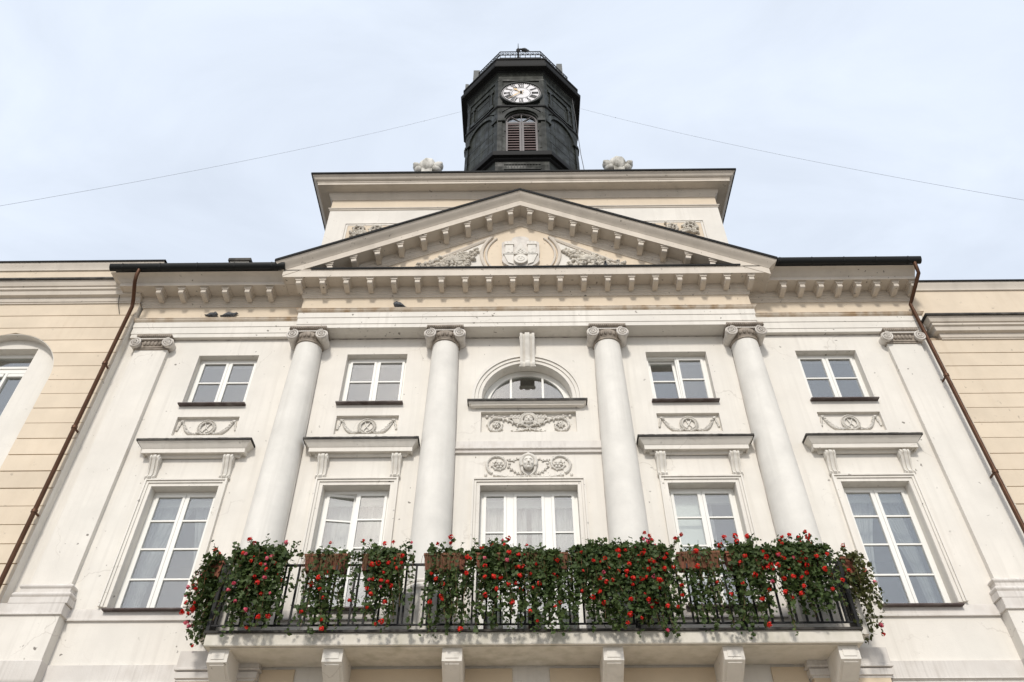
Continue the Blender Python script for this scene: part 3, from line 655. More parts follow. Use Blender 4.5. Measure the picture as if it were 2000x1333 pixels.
# face with foliage scrolls over the balcony door
yb = -.012; rnd = random.Random(5)
b = B(); face(b, 0, 8.575, yb-.05, .235, .33)
for k in range(22):
    a = R(-25)+R(230)*k/21; b.ball((.145*math.cos(a),yb-.03,8.61+.165*math.sin(a)), (.045,.055,.042), seg=7, rings=5)
for s_ in (-1,1): b.tube([(s_*.13,yb-.02,8.50),(s_*.125,yb-.02,8.43),(s_*.09,yb-.02,8.37),(s_*.02,yb-.015,8.31)], [.032,.03,.022,.015], 7)
b.tube([(0,yb-.02,8.79),(0,yb-.02,8.83)], [.05,.03], 8)
mask = b.build('face_relief', 'relief', hall, sharp=60, label='carved woman\'s face between leafy scrolls')
for s_ in (-1,1):
    cx = s_*.60
    b = B(); foliate(b, [(s_*.02+s_*.66*t, 8.31+.0*t-.03*math.sin(t*PI)+.03*t*t) for t in [k/18 for k in range(19)]], .024, .028, yb, .05, 3, rnd)
    foliate(b, spiral(cx, 8.58, .235, .07, R(-62) if s_ > 0 else R(242), s_*1.35, 46), .032, .016, yb, .045, 4, rnd)
    b.ball((s_*.83,yb,8.34), (.03,.03,.045)); rosette(b, cx-s_*.03, yb, 8.56, .085); b.build('leaf_scroll', 'relief', mask, sharp=60)
    b = B(); foliate(b, [(s_*(.42-.22*t), 8.70-.05*math.sin(t*PI)+.02*t) for t in [k/8 for k in range(9)]], .018, .008, yb, .045, 3, rnd); b.build('tendril', 'relief', mask, sharp=60)
    b = B(); foliate(b, [(s_*(.10+.30*t), 8.35+.20*t**2) for t in [k/10 for k in range(11)]], .016, .012, yb, .05, 2, rnd); b.ball((s_*.37,yb,8.60), (.03,.025,.03)); b.build('tendril', 'relief', mask, sharp=60)
# leaf clusters in the pediment
for s_ in (-1,1):
    b = B(); y = -.405; rnd = random.Random(60+s_); fx = lambda t: AXP+s_*t
    foliate(b, [(fx(1.62+.75*t), 14.17-.33*t+.05*math.sin(t*8)) for t in [k/16 for k in range(17)]], .05, .02, y, .14, 1, rnd)
    foliate(b, [(fx(1.62-.55*t), 14.17+.36*t+.05*math.sin(t*7)) for t in [k/12 for k in range(13)]], .05, .02, y, .13, 1, rnd)
    foliate(b, [(fx(1.62-.42*t), 14.12-.28*t) for t in [k/8 for k in range(9)]], .04, .02, y, .12, 1, rnd)
    for rr_, xx, zz in ((.13,1.47,14.17),(.11,1.80,14.13),(.10,2.0,13.99),(.09,1.36,14.38)):
        b.tube([(p[0],y-.02,p[1]) for p in spiral(fx(xx), zz, rr_, .03, 0, 1.6, 24)], .03, 6)
    for k in range(9): leaf_lump(b, (fx(1.62),y-.03,14.10), (math.sin(R(-80+20*k))*s_, math.cos(R(-80+20*k))), .24, .09)
    for k in range(26): b.ball((fx(rnd.uniform(1.25,2.1)),y-.01,14.05+rnd.uniform(-.16,.16)), (.05,.045,.05), seg=6, rings=4)
    for k in range(60):
        t = rnd.uniform(1.12,2.45); leaf_lump(b, (fx(t),y-.02,rnd.uniform(13.92,14.56-.42*(t-1.12))), (rnd.uniform(-1,1),rnd.uniform(-1,1)), .15, .085)
    b.build('leaf_cluster', 'relief_dirty', hall, sharp=60)
# coat of arms: shield with two towers, gable and round gate head
sx = AXP; y = -.371
pts = [(sx-.46,14.80),(sx-.46,14.45),(sx-.44,14.25)]+[(sx+.46*math.cos(a)*1.0, 14.22+.34*math.sin(a)) for a in [PI+.15+(PI-.3)*k/14 for k in range(15)]]+[(sx+.44,14.25),(sx+.46,14.45),(sx+.46,14.80),(sx+.38,14.86),(sx+.22,14.88),(sx+.20,14.97)]+[(sx+.19*math.cos(a), 14.97+.07*math.sin(a)) for a in [PI*k/8 for k in range(1,8)]]+[(sx-.20,14.97),(sx-.22,14.88),(sx-.38,14.86)]
sh = B().prism(pts, y-.07, y).build('coat_of_arms', 'volute', hall, label='stone shield with two towers and a gabled gate')
b = B()
for s_ in (-1,1):
    tx = sx+s_*.275; b.box(tx-.095, tx+.095, y-.11, y-.0705, 14.38, 14.68).box(tx-.115, tx+.115, y-.13, y-.0705, 14.68, 14.72)
    for k in (-1,0,1): b.box(tx+k*.085-.03, tx+k*.085+.03, y-.125, y-.0705, 14.72, 14.78)
    b.prism([(tx-.02,14.5),(tx+.02,14.5),(tx+.02,14.56),(tx,14.58),(tx-.02,14.56)], y-.115, y-.1102)
b.build('tower_charge', 'white', sh)
b = B().prism([(sx-.15,14.40),(sx+.15,14.40),(sx,14.78)], y-.10, y-.0705).prism([(sx-.11,14.415),(sx+.11,14.415),(sx,14.70)], y-.108, y-.1002)
for k in range(3): b.ball((sx-.04+.04*k,y-.11,14.48+.04*(k==1)), (.03,.02,.03), seg=8, rings=5)
b.build('gable_charge', 'relief', sh)
b = B().box(sx-.42, sx+.42, y-.115, y-.0705, 14.335, 14.365)
for k in range(9): b.box(sx-.42+.0975*k, sx-.42+.0975*k+.05, y-.11, y-.0705, 14.366, 14.40)
b.build('battlement_charge', 'relief', sh)
B().prism([(sx-.40,14.33),(sx-.17,14.33),(sx-.17,13.98),(sx-.30,14.04)][::-1], y-.10, y-.0705).prism([(sx+.40,14.33),(sx+.17,14.33),(sx+.17,13.98),(sx+.30,14.04)], y-.10, y-.0705).build('wall_charge', 'white', sh)
b = B().tube([(sx,y-.0705,14.13),(sx,y-.14,14.13)], .16, 28)
for k in range(14): a = 2*PI*k/14; b.ball((sx+.08*math.cos(a),y-.14,14.13+.08*math.sin(a)), (.022,.015,.022), seg=6, rings=4)
b.ball((sx,y-.14,14.15), (.03,.02,.05)); b.build('round_charge', 'white', sh)

# ------------------------------------------------------------------ attic block behind the pediment
AT = [(-5.18,4.5),(-5.18,.0),(5.18,.0),(5.18,4.5)]
B().sweep(AT, [(0.002,12.5),(.002,16.72)]).build('attic_wall', 'white', hall)
B().sweep(AT, [(0,16.72),(.02,16.725),(.03,16.76),(.05,16.77),(.05,16.80),(0,16.81)]).build('attic_string_course', 'cornice', hall)
B().sweep(AT, [(0.0,16.81),(.0,17.17)]).build('attic_frieze', 'ochre', hall)
B().sweep(AT, [(0,17.17),(.02,17.172),(.02,17.20),(.05,17.24),(.09,17.29),(.11,17.34),(.11,17.40),(.36,17.40),(.36,17.385),(.38,17.385),(.38,17.46),(.395,17.465),(.395,17.50),(.42,17.51),(.47,17.55),(.49,17.60),(.53,17.63),(.53,17.655),(-.1,17.70)]).build('attic_cornice', 'cornice', hall)
B().sweep(AT, [(.52,17.652),(.565,17.645),(.565,17.70),(0,17.80),(-2,18.4)]).build('attic_roof', 'roof', hall)
for s_ in (-1,1):
    pn = B(); x0, x1 = sorted((s_*4.72, s_*1.6))
    for o, yy in ((.0,-.03),(.06,-.016)):
        for (a0,a1,c0,c1) in ((x0+o,x1-o,16.18-o-.045,16.18-o),(x0+o,x0+o+.045,14.2,16.18-o-.046),(x1-o-.045,x1-o,14.2,16.18-o-.046)): pn.box(a0,a1,yy,.0,c0,c1)
    pn = pn.build('panel_moulding', 'white', hall)
    B().box(x0+.108, x1-.108, -.008, .0, 14.25, 16.07).build('panel_field', 'ochre', pn)
    b = B(); rnd = random.Random(80+s_); y = -.03; fx = lambda t: s_*(4.5-t)
    for k in range(4):
        cx = fx(.17+.52*k); cz = 15.86-.03*k
        foliate(b, spiral(cx, cz, .19, .04, R(200), (1 if k % 2 else -1)*s_*1.6, 40), .040, .022, y-.02, .075, 4, rnd)
    foliate(b, [(fx(2.3*t), 15.60+.12*math.sin(t*14)) for t in [k/40 for k in range(41)]], .035, .025, y, .13, 1, rnd)
    for k in range(40): leaf_lump(b, (fx(rnd.uniform(0,2.3)),y-.01,15.80+rnd.uniform(-.30,.20)), (rnd.uniform(-1,1),rnd.uniform(-1,1)), .10, .07)
    b.build('acanthus_frieze', 'relief_dirty', pn, sharp=60)
# main roof and chimney
B().add([(-9.6,-.80,13.56),(-5.2,-.80,13.56),(-5.2,6,15.9),(-9.6,6,15.9),(-9.6,14,13.4),(-5.2,14,13.4)], [(0,1,2,3),(3,2,5,4)]).add([(5.2,-.80,13.56),(9.05,-.80,13.56),(9.05,6,15.9),(5.2,6,15.9),(9.05,14,13.4),(5.2,14,13.4)], [(0,1,2,3),(3,2,4,5)]).add([(-5.2,4.4,16),(5.2,4.4,16),(5.2,14,13.4),(-5.2,14,13.4)], [(0,1,2,3)]).build('roof', 'roof', hall)
ch = B().box(-8.50, -7.95, 2.0, 2.6, 14.4, 17.02).build('chimney', 'white', hall)
B().box(-8.55, -7.90, 1.95, 2.65, 17.02, 17.12).build('chimney_cap', 'flash', ch)

# ------------------------------------------------------------------ balcony
bal = B().sweep([(-5.0,.0),(-5.0,-.84),(5.0,-.84),(5.0,.0)], [(-.80,4.70),(-.02,4.70),(-.02,4.715),(.045,4.705),(.055,4.72),(.055,4.86),(.05,4.90),(.0,4.92),(-.8,4.93)]).build('balcony', 'slab', hall)
B().box(-4.97, 4.97, -.81, -.002, 4.72, 4.915).build('slab_core', 'slab', bal)
B().sweep([(-5.0,.0),(-5.0,-.84),(5.0,-.84),(5.0,.0)], [(.0,4.925),(.085,4.895),(.09,4.93),(0,4.955),(-.8,4.96)]).build('slab_flashing', 'flash', bal)
for x in (-4.83,-3.07,-1.235,1.235,3.07,4.83):
    br = B().prismx([(-.002,4.698),(-.78,4.698),(-.78,4.50),(-.755,4.485),(-.40,4.28),(-.385,4.235),(-.10,3.80),(-.002,3.70)], x-.155, x+.155).build('bracket', 'white', bal)
    ins = B().box(x-.10, x+.10, -.79, -.781, 4.545, 4.66)
    n_ = Vector((0,-.205,-.355)).normalized()
    p0, p1 = Vector((0,-.74,4.476)), Vector((0,-.43,4.297))
    ins.add([(x-.11,p0.y,p0.z),(x+.11,p0.y,p0.z),(x+.11,p1.y,p1.z),(x-.11,p1.y,p1.z)]+[(x+sx_,p.y+n_.y*.012,p.z+n_.z*.012) for sx_,p in ((-.11,p0),(.11,p0),(.11,p1),(-.11,p1))], [(4,5,6,7),(0,1,5,4),(1,2,6,5),(2,3,7,6),(3,0,4,7)])
    ins.build('bracket_panel', 'white', br)
# railing: single and paired bars, posts with braces
YR = -.86
rl = B().box(-5.06, 5.06, YR-.02, YR+.02, 6.03, 6.06).box(-5.06, 5.06, YR-.012, YR+.012, 5.02, 5.045)
for s_ in (-1,1): rl.box(min(s_*5.04,s_*5.08), max(s_*5.04,s_*5.08), YR, -.0, 6.03, 6.06).box(min(s_*5.05,s_*5.075), max(s_*5.05,s_*5.075), YR, -.0, 5.02, 5.045)
rl.build('handrail', 'iron', bal)
BAR = B().box(-.0155,.0155,-.0155,.0155,.045,1.03).mesh('bar', 'iron', 0, local=True)
POST = B().box(-.026,.026,-.026,.026,-.02,1.08).prismx([(.02,.02),(.34,-.03),(.34,-.0),(.03,.30)], -.018, .018).mesh('post', 'iron', 0, local=True)
x = -4.97; k = 0
while x < 4.99:
    if k % 2 == 0: put('bar', BAR, bal, loc=(x,YR,5.0))
    else:
        for d in (-.033,.033): put('bar', BAR, bal, loc=(x+d,YR,5.0))
    x += .193; k += 1
for s_ in (-1,1):
    for j, yy in enumerate((-.74,-.62,-.50,-.38,-.26,-.14)):
        put('bar', BAR, bal, loc=(s_*5.062,yy,5.0))
        if j % 2 == 0: put('bar', BAR, bal, loc=(s_*5.062,yy+.05,5.0))
for x in (-5.06,-3.28,-1.62,0.02,1.66,3.32,5.06): put('post', POST, bal, loc=(x,YR,4.95))
def scroll(x, yy, s_):
    b = B().tube([(x,yy+p[0],p[1]) for p in spiral(0, 5.25, .10, .02, 0, 1.7, 30)], .009, 5); b.tube([(x,yy+p[0],p[1]) for p in spiral(0, 5.75, .10, .02, PI, -1.7, 30)], .009, 5)
    b.tube([(x,yy+.1,5.25),(x,yy+.02,5.5),(x,yy-.1,5.75)], .009, 5); b.build('scroll', 'iron', bal)
for s_ in (-1,1):
    for yy in (-.68,-.44,-.20): scroll(s_*5.062, yy, s_)

# ------------------------------------------------------------------ side wings with rusticated courses
def wing(name, label, s_, yf, joints0, pitch, cor, par, opening=None):
    x_in = s_*9.0; x_out = s_*21.0; xa, xb = sorted((x_in, x_out))
    root = put(name, None, label=label, category='building')
    zt = cor[0]
    body = B()
    if opening: holed_wall(body, xa, xb, -1.65, zt+.1, yf+.03, [(opening[0]-1.32, opening[0]+1.32, 6.6, opening[1]+1.32, .12)])
    else: body.add([(xa,yf+.03,-1.65),(xb,yf+.03,-1.65),(xb,yf+.03,zt+.1),(xa,yf+.03,zt+.1)], [(0,1,2,3)])
    body.build('wall', 'joint', root, sharp=0, recalc=False)
    B().box(min(x_in-s_*.006,x_in+s_*.02), max(x_in-s_*.006,x_in+s_*.02), yf+.006, 1.5, -1.6, zt-.03).build('side_wall', 'white', root)
    z1 = joints0; z = z1; lst = [(z1+.011, zt)]
    while z > -1.6:
        lst.append((z-pitch+.009+random.uniform(-.004,.004), z-.009+random.uniform(-.004,.003))); z -= pitch
    for z0, z1 in lst:
        if opening and z1 > 6.6 and z0 < opening[1]+1.3:
            ox, oz, r = opening[0], opening[1], 1.30
            hw = lambda q: r if q <= oz else math.sqrt(max(0, r*r-(q-oz)**2))
            zs = [z0+(z1-z0)*k/8 for k in range(9)]
            right = [(ox+hw(q), q) for q in zs]; left = [(ox-hw(q), q) for q in zs]
            B().prism([(xb,z1),(xb,z0)][::-1]+right[::-1], yf, yf+.15).build('course', 'ochre', root, sharp=0) if s_ < 0 else None
            B().prism([(xa,z0)]+left+[(xa,z1)], yf, yf+.15).build('course', 'ochre', root, sharp=0)
            if z1 > oz+r: pass
        else: B().box(xa, xb, yf, yf+.15, z0, z1).build('course', 'ochre', root)
    path = [(xa,yf),(xb,yf)] if s_ < 0 else [(xa+.26,yf+.3),(xa+.26,yf),(xb,yf)]
    c0, c1 = cor; hh = c1-c0
    B().sweep(path, [(0,c0),(.03,c0+.005),(.03,c0+.06*hh),(.05,c0+.08*hh),(.07,c0+.2*hh),(.07,c0+.27*hh),(.15,c0+.32*hh),(.17,c0+.52*hh),(.21,c0+.56*hh),(.21,c0+.68*hh),(.24,c0+.70*hh),(.28,c0+.86*hh),(.30,c0+.96*hh),(0,c1)]).build('cornice', 'cornice', root)
    B().sweep(path, [(.28,c1-.03),(.34,c1-.03),(.34,c1+.02),(-.1,c1+.10)]).build('cornice_flashing', 'flash', root)
    p0, p1 = par
    B().sweep([(path[0][0] if s_ < 0 else xa, yf+.01),(xb+(.15 if s_ < 0 else 0), yf+.01)], [(0,c1+.02),(0,p1-.26),(.03,p1-.25),(.03,p1-.20),(.07,p1-.12),(.09,p1-.05),(.09,p1-.03),(-.2,p1-.02)]).build('parapet', 'ochre', root)
    B().sweep([(xa,yf+.01),(xb+(.17 if s_ < 0 else 0),yf+.01)], [(0,p1-.27),(.036,p1-.26),(.036,p1-.20),(.076,p1-.12),(.096,p1-.05),(.096,p1-.028),(0,p1-.02)]).build('parapet_moulding', 'cornice', root)
    B().sweep([(xa,yf+.01),(xb+(.2 if s_ < 0 else 0),yf+.01)], [(.08,p1-.035),(.125,p1-.04),(.125,p1),(-.4,p1+.03),(-6,p1+1.0)]).build('roof', 'roof', root)
    B().box(xa+.05, xb-.05, 1.4, 12, -1.6, zt).build('body', 'white', root)
    return root
wl = wing('side_wing', 'ochre side wing with an arched window, left of the town hall front', -1, -.2, 12.63, .386, (13.0,13.55), (13.6,14.44), (-11.52,10.76))
wr_ = wing('side_wing', 'ochre side wing with plain coursed wall and lower cornice, right of the town hall front', 1, -.06, 11.37, .378, (11.75,12.25), (12.3,13.60))
# arched recess of the left wing
ox, oz = -11.52, 10.76
b = B(); holed_wall(b, ox-1.32, ox+1.32, 6.6, 12.1, .0, [(ox-.56, ox+.56, 7.0, 11.78, .45)]); b.build('recess_wall', 'white', wl, sharp=0, recalc=False)
ring(B(), ox, oz, 1.286, 1.299, -.192, .0-.002).build('recess_soffit', 'white', wl)
f = B().box(ox-.56, ox-.48, .2, .3, 7.0, 11.775).box(ox+.48, ox+.56, .2, .3, 7.0, 11.775).box(ox-.48, ox+.48, .2, .3, 11.69, 11.775).box(ox-.48, ox+.48, .19, .3, 11.22, 11.32).box(ox-.48, ox+.48, .195, .29, 11.36, 11.42).box(ox-.03, ox+.03, .19, .3, 7.0, 11.22)
for s_ in (-1,1): f.box(*sorted((ox+s_*.46,ox+s_*.40)), .18, .25, 7.05, 11.2).box(*sorted((ox+s_*.40,ox+s_*.05)), .18, .25, 11.12, 11.2)
wf = f.build('window', 'frame', wl)
B().box(ox-.48, ox+.48, .24, .246, 11.42, 11.69).build('pane', 'glass', wf, sharp=0); B().box(ox-.47, ox-.03, .24, .246, 7.0, 11.22).build('pane', 'glass', wf, sharp=0); B().box(ox+.03, ox+.47, .24, .246, 7.0, 11.22).build('pane', 'glass', wf, sharp=0)
B().box(ox-.9, ox+.9, 1.2, 1.3, 6.8, 12.0).build('room_back_wall', 'interior', wl)
B().tube([(-9.52,-.30,13.6),(-9.50,-.32,13.2),(-9.44,-.30,12.9),(-9.36,-.22,12.66)], .008, 5).build('hanging_cable', 'black', wl)

# ------------------------------------------------------------------ clock tower
tw = put('clock_tower', None, label='dark sheet-clad octagonal clock tower rising behind the pediment', category='tower')
TC = (.02, 4.6)
def octo(W): return [(TC[0]+W/2/math.cos(PI/8)*math.cos(R(-112.5+45*k)), TC[1]+W/2/math.cos(PI/8)*math.sin(R(-112.5+45*k))) for k in range(8)]
def octs(prof, name, mat, W=4.18): return B().sweep(octo(W), prof, closed=True).build(name, mat, tw)
octs([(.10,16.5),(.10,21.9),(.13,21.95),(.13,22.55)], 'drum', 'tower')
octs([(.12,22.50),(.20,22.55),(.22,22.60),(.33,22.62),(.34,22.66),(.34,22.84),(.0,22.92)], 'lower_ledge', 'tower_dark')
# shaft faces; the front face has a real opening
oc = octo(4.18); yf = TC[1]-2.09
b = B(); fx0, fx1 = oc[0][0], oc[1][0]
holed_wall(b, fx0, fx1, 22.5, 28.75, yf, [(-.56, .60, 22.95, 25.95, .35)])
cxs = .02; pts = arc(cxs, 25.37, .58, 0, PI, 24)
for i in range(24):
    (xa,za),(xb,zb) = pts[i], pts[i+1]
    b.add([(xa,yf,za),(xa,yf,25.95),(xb,yf,25.95),(xb,yf,zb)], [(0,1,2,3)]); b.add([(xa,yf,za),(xb,yf,zb),(xb,yf+.35,zb),(xa,yf+.35,za)], [(0,1,2,3)])
for k in range(1,8):
    p, q = oc[k], oc[(k+1) % 8]; b.add([(p[0],p[1],22.5),(q[0],q[1],22.5),(q[0],q[1],28.75),(p[0],p[1],28.75)], [(0,1,2,3)])
b.build('shaft', 'tower', tw, sharp=20, recalc=False)
def on_face(k, fn):   # run a builder in the front-face frame and turn it onto face k
    b = B(); fn(b); a = R(45*k); m = Matrix.Rotation(a, 3, 'Z'); c = Vector((TC[0],TC[1],0))
    b.xf(lambda p: m@(p-c)+c); return b
for k in range(8):
    # corner strip, joints between sheets
    b = B(); p = Vector(oc[k]); d = (p-Vector(TC)).normalized(); t_ = Vector((-d.y,d.x))
    pts = [p+t_*.16-d*.045+d*.03, p+d*.035, p-t_*.16-d*.045+d*.03, p-d*.06]
    b.prismz([(v.x,v.y) for v in pts][::-1], 22.9, 28.2); b.build('corner_strip', 'tower', tw)
    # sheet seams, joined per face
    def seams(b):
        zs = [23.55,24.15,24.75,26.75,27.4] if k else [23.55,24.3]
        for z in zs:
            if k: b.box(TC[0]-.78, TC[0]+.78, yf-.012, yf+.01, z-.012, z+.012)
            else:
                for xa, xb in ((-.78,-.60),(.64,.82)): b.box(xa, xb, yf-.012, yf+.01, z-.012, z+.012)
        for xx in ((-.35,.37) if k else (-.70,.74)): b.box(TC[0]+xx-.01, TC[0]+xx+.01, yf-.014, yf+.01, 22.95, 25.2 if not k else 28.1)
    on_face(k, seams).build('sheet_seam', 'tower', tw)
    if k in (0,1,7,2,6):
        def arch_m(b):
            ring(b, TC[0], 25.37, .63, .80, yf-.07, yf+.01, 0, PI, 28)
            for s_ in (-1,1): b.box(*sorted((TC[0]+s_*.60,TC[0]+s_*.86)), yf-.09, yf+.01, 25.22, 25.36)
            for s_ in (-1,1): b.prism([(TC[0]+s_*.80,26.16),(TC[0]+s_*.42,26.16),(TC[0]+s_*.62,25.98),(TC[0]+s_*.80,25.80)], yf-.05, yf-.03)
        on_face(k, arch_m).build('arch_moulding', 'tower', tw)
        if k:
            def blind(b):
                b.prism([(TC[0]-.6,22.96),(TC[0]+.6,22.96)]+arc(TC[0], 25.37, .6, 0, PI, 20), yf-.006, yf+.006)
            on_face(k, blind).build('blind_arch_panel', 'tower', tw)
            def pan(b):
                for (a0,a1,c0,c1) in ((-.55,.55,27.75,27.82),(-.55,.55,26.5,26.57),(-.55,-.48,26.57,27.75),(.48,.55,26.57,27.75)): b.box(TC[0]+a0,TC[0]+a1,yf-.05,yf+.01,c0,c1)
                for sx_ in (-1,1):
                    for cz in (26.62,27.70): b.box(*sorted((TC[0]+sx_*.42,TC[0]+sx_*.64)), yf-.06, yf+.01, cz-.10, cz+.10)
            on_face(k, pan).build('panel_frame', 'tower', tw)
octs([(0,26.16),(.05,26.17),(.09,26.21),(.09,26.28),(0,26.33)], 'clock_ledge', 'tower_dark')
octs([(0,28.15),(.04,28.16),(.06,28.20),(.06,28.26),(.02,28.28),(.02,28.55),(.06,28.60),(.06,28.66),(.10,28.70)], 'upper_frieze', 'tower')
octs([(.05,28.68),(.14,28.72),(.14,28.77),(.33,28.80),(.35,28.84),(.36,28.99),(.33,29.01),(.0,29.20)], 'main_cornice', 'tower_dark')
octs([(.22,29.0),(.24,29.45),(.28,29.48),(.28,29.55),(-.05,29.62)], 'blocking_course', 'tower_dark')
octs([(-.02,29.6),(-.12,30.12),(-.05,30.15),(-.05,30.22),(-1.2,30.4)], 'tower_roof', 'tower_dark')
b = B()
for zz in (30.30,30.56,30.84): b.tube([(x,y,zz) for x,y in octo(4.0)+[octo(4.0)[0]]], .022, 6)
b.build('gallery_rail', 'tower_dark', tw)
o4 = octo(4.0)
GB = B().box(-.012,.012,-.012,.012,0,.64).mesh('gallery_baluster', 'tower_dark', 0, local=True); GR = B()
GR.tube([(p[0],0,p[1]) for p in spiral(0, .42, .055, .055, 0, 1, 14)], .012, 5); GR = GR.mesh('gallery_ring', 'tower_dark', 0, local=True)
for k in range(8):
    p, q = Vector(o4[k]), Vector(o4[(k+1) % 8]); a = math.atan2(q.y-p.y, q.x-p.x)
    if k in (3,4,5): continue
    for j in range(8):
        c = p.lerp(q, j/8); put('gallery_baluster', GB, tw, loc=(c.x,c.y,30.22), rot=(0,0,a)); c = p.lerp(q, (j+.5)/8); put('gallery_ring', GR, tw, loc=(c.x,c.y,30.26), rot=(0,0,a))
B().lathe((-.05,4.0), [(.10,30.3),(.10,32.9),(.05,33.2),(.035,33.6),(.09,33.72),(.10,33.8),(.06,33.9),(.02,34.0),(.012,34.42),(.001,34.5)], 12).build('spire', 'tower_dark', tw)
B().tube([(2.10,3.55,28.75),(2.14,3.5,27.5),(2.20,3.45,24.5),(2.42,3.4,20.5),(2.50,3.3,17.9)], .012, 6).build('lightning_cable', 'wire', tw)
# grille slots of the drum
b = B().box(-.60, .64, TC[1]-2.09-.16, TC[1]-2.09-.12, 22.02, 22.06).box(-.60, .64, TC[1]-2.09-.16, TC[1]-2.09-.12, 22.30, 22.34)
for k in range(13): b.box(-.56+.1*k, -.53+.1*k, TC[1]-2.09-.15, TC[1]-2.09-.12, 22.06, 22.30)
b.build('drum_grille', 'tower', tw)
# bell-stage shutters with louvres and a fanlight
sw = B(); ys = yf+.10
ring(sw, cxs, 25.37, .53, .578, ys-.02, ys+.06, 0, PI, 24); sw.box(cxs-.578, cxs+.578, ys-.02, ys+.06, 25.33, 25.37)
for a in (45,90,135): sw.tube([(cxs,ys,25.37),(cxs+.54*math.cos(R(a)),ys,25.37+.54*math.sin(R(a)))], .016, 6)
sw = sw.build('bell_window', 'shutter', tw)
for k in range(4):
    a0, a1 = PI*k/4+.03, PI*(k+1)/4-.03
    B().prism([(cxs+.02*math.cos((a0+a1)/2),25.375+.02)]+arc(cxs, 25.37, .53, a0, a1, 8), ys+.02, ys+.028).build('pane', 'glass', sw, sharp=0)
B().box(cxs-.57, cxs+.57, ys+.30, ys+.32, 22.95, 25.95).build('backing', 'interior', sw)
SLAT = B().prismx([(-.05,-.052),(-.05,-.008),(.045,.060),(.045,.040)], -.205, .205).mesh('slat', 'slat', 0, local=True)
for s_ in (-1,1):
    a, c = sorted((cxs+s_*.006, cxs+s_*.575)); f = B().box(a, a+.075, ys-.03, ys+.04, 22.95, 25.325).box(c-.075, c, ys-.03, ys+.04, 22.95, 25.325).box(a+.075, c-.075, ys-.03, ys+.04, 25.25, 25.325).box(a+.075, c-.075, ys-.03, ys+.04, 22.95, 23.03)
    shu = f.build('shutter', 'shutter', tw)
    for k in range(14): put('slat', SLAT, shu, loc=((a+c)/2, ys+.005, 23.10+.160*k))
    B().box(*sorted((cxs+s_*.58,cxs+s_*.62)), yf-.04, yf-.0, 24.6, 24.75).build('hinge', 'black', shu)
B().box(-.55, .59, ys+.20, ys+.22, 22.95, 25.3).build('louvre_backing', 'black', tw)
# clock
cc = Vector((.02, yf-.10, 27.11))
def disc(r, y0, y1, n=64): return B().tube([(cc.x,y1,cc.z),(cc.x,y0,cc.z)], r, n)
ck = disc(.80, cc.y, yf-.001).build('clock', 'black', tw, sharp=30)
ring(B(), cc.x, cc.z, .76, .82, cc.y-.05, yf, 0, 2*PI, 64).build('clock_rim', 'tower', ck)
ring(B(), cc.x, cc.z, .37, .685, cc.y-.012, cc.y-.001, 0, 2*PI, 64).build('numeral_ring', 'dial', ck, sharp=30)
disc(.345, cc.y-.014, cc.y-.001).build('dial_centre', 'dial', ck)
TICK = B().box(-.018,.018,-.008,.0,.712,.748).mesh('minute_mark', 'dial', 0, local=True)
for k in range(60): put('minute_mark', TICK, ck, loc=(cc.x,cc.y-.001,cc.z), rot=(0,R(6*k),0))
def stroke(b, u0, v0, u1, v1, w):
    d = Vector((u1-u0,v1-v0)).normalized(); n_ = Vector((-d.y,d.x))*w/2
    b.prism([(u0+n_.x,v0+n_.y),(u0-n_.x,v0-n_.y),(u1-n_.x,v1-n_.y),(u1+n_.x,v1+n_.y)], -.022, -.013)
NUM = ['XII','I','II','III','IIII','V','VI','VII','VIII','IX','X','XI']
for h, txt in enumerate(NUM):
    wd = {'I':.055,'V':.11,'X':.12}; tot = sum(wd[c] for c in txt); sc_ = min(1, .30/tot); u = -tot*sc_/2; b = B()
    for c_ in txt:
        q = wd[c_]*sc_; m_ = u+q/2; lo, hi = .41, .655
        if c_ == 'I': stroke(b, m_, lo, m_, hi, .030*sc_**.5)
        elif c_ == 'V': stroke(b, u+.012, hi, m_, lo, .034); stroke(b, u+q-.012, hi, m_, lo, .016)
        else: stroke(b, u+.012, hi, u+q-.012, lo, .034); stroke(b, u+q-.012, hi, u+.012, lo, .016)
        u += q
    b.box(-tot*sc_/2, tot*sc_/2, -.022, -.0132, .408, .420).box(-tot*sc_/2, tot*sc_/2, -.022, -.0132, .645, .657)
    me = b.mesh('numeral', 'black', 0, local=True); put('numeral', me, ck, loc=(cc.x,cc.y,cc.z), rot=(0,R(30*h),0))
hm = B().prism([(-.018,-.10),(.018,-.10),(.016,.24),(.075,.31),(.02,.36),(.0,.46),(-.02,.36),(-.075,.31),(-.016,.24)], -.05, -.04).mesh('hour_hand', 'gold', 0, local=True)
put('hour_hand', hm, ck, loc=(cc.x,cc.y,cc.z), rot=(0,R(319),0))
mm = B().prism([(-.016,-.14),(.016,-.14),(.02,.2),(.035,.30),(.014,.40),(.0,.66),(-.014,.40),(-.035,.30),(-.02,.2)], -.07, -.06).mesh('minute_hand', 'gold', 0, local=True)
put('minute_hand', mm, ck, loc=(cc.x,cc.y,cc.z), rot=(0,R(227),0))
B().tube([(cc.x,cc.y-.09,cc.z),(cc.x,cc.y,cc.z)], .045, 14).build('hand_boss', 'black', ck)
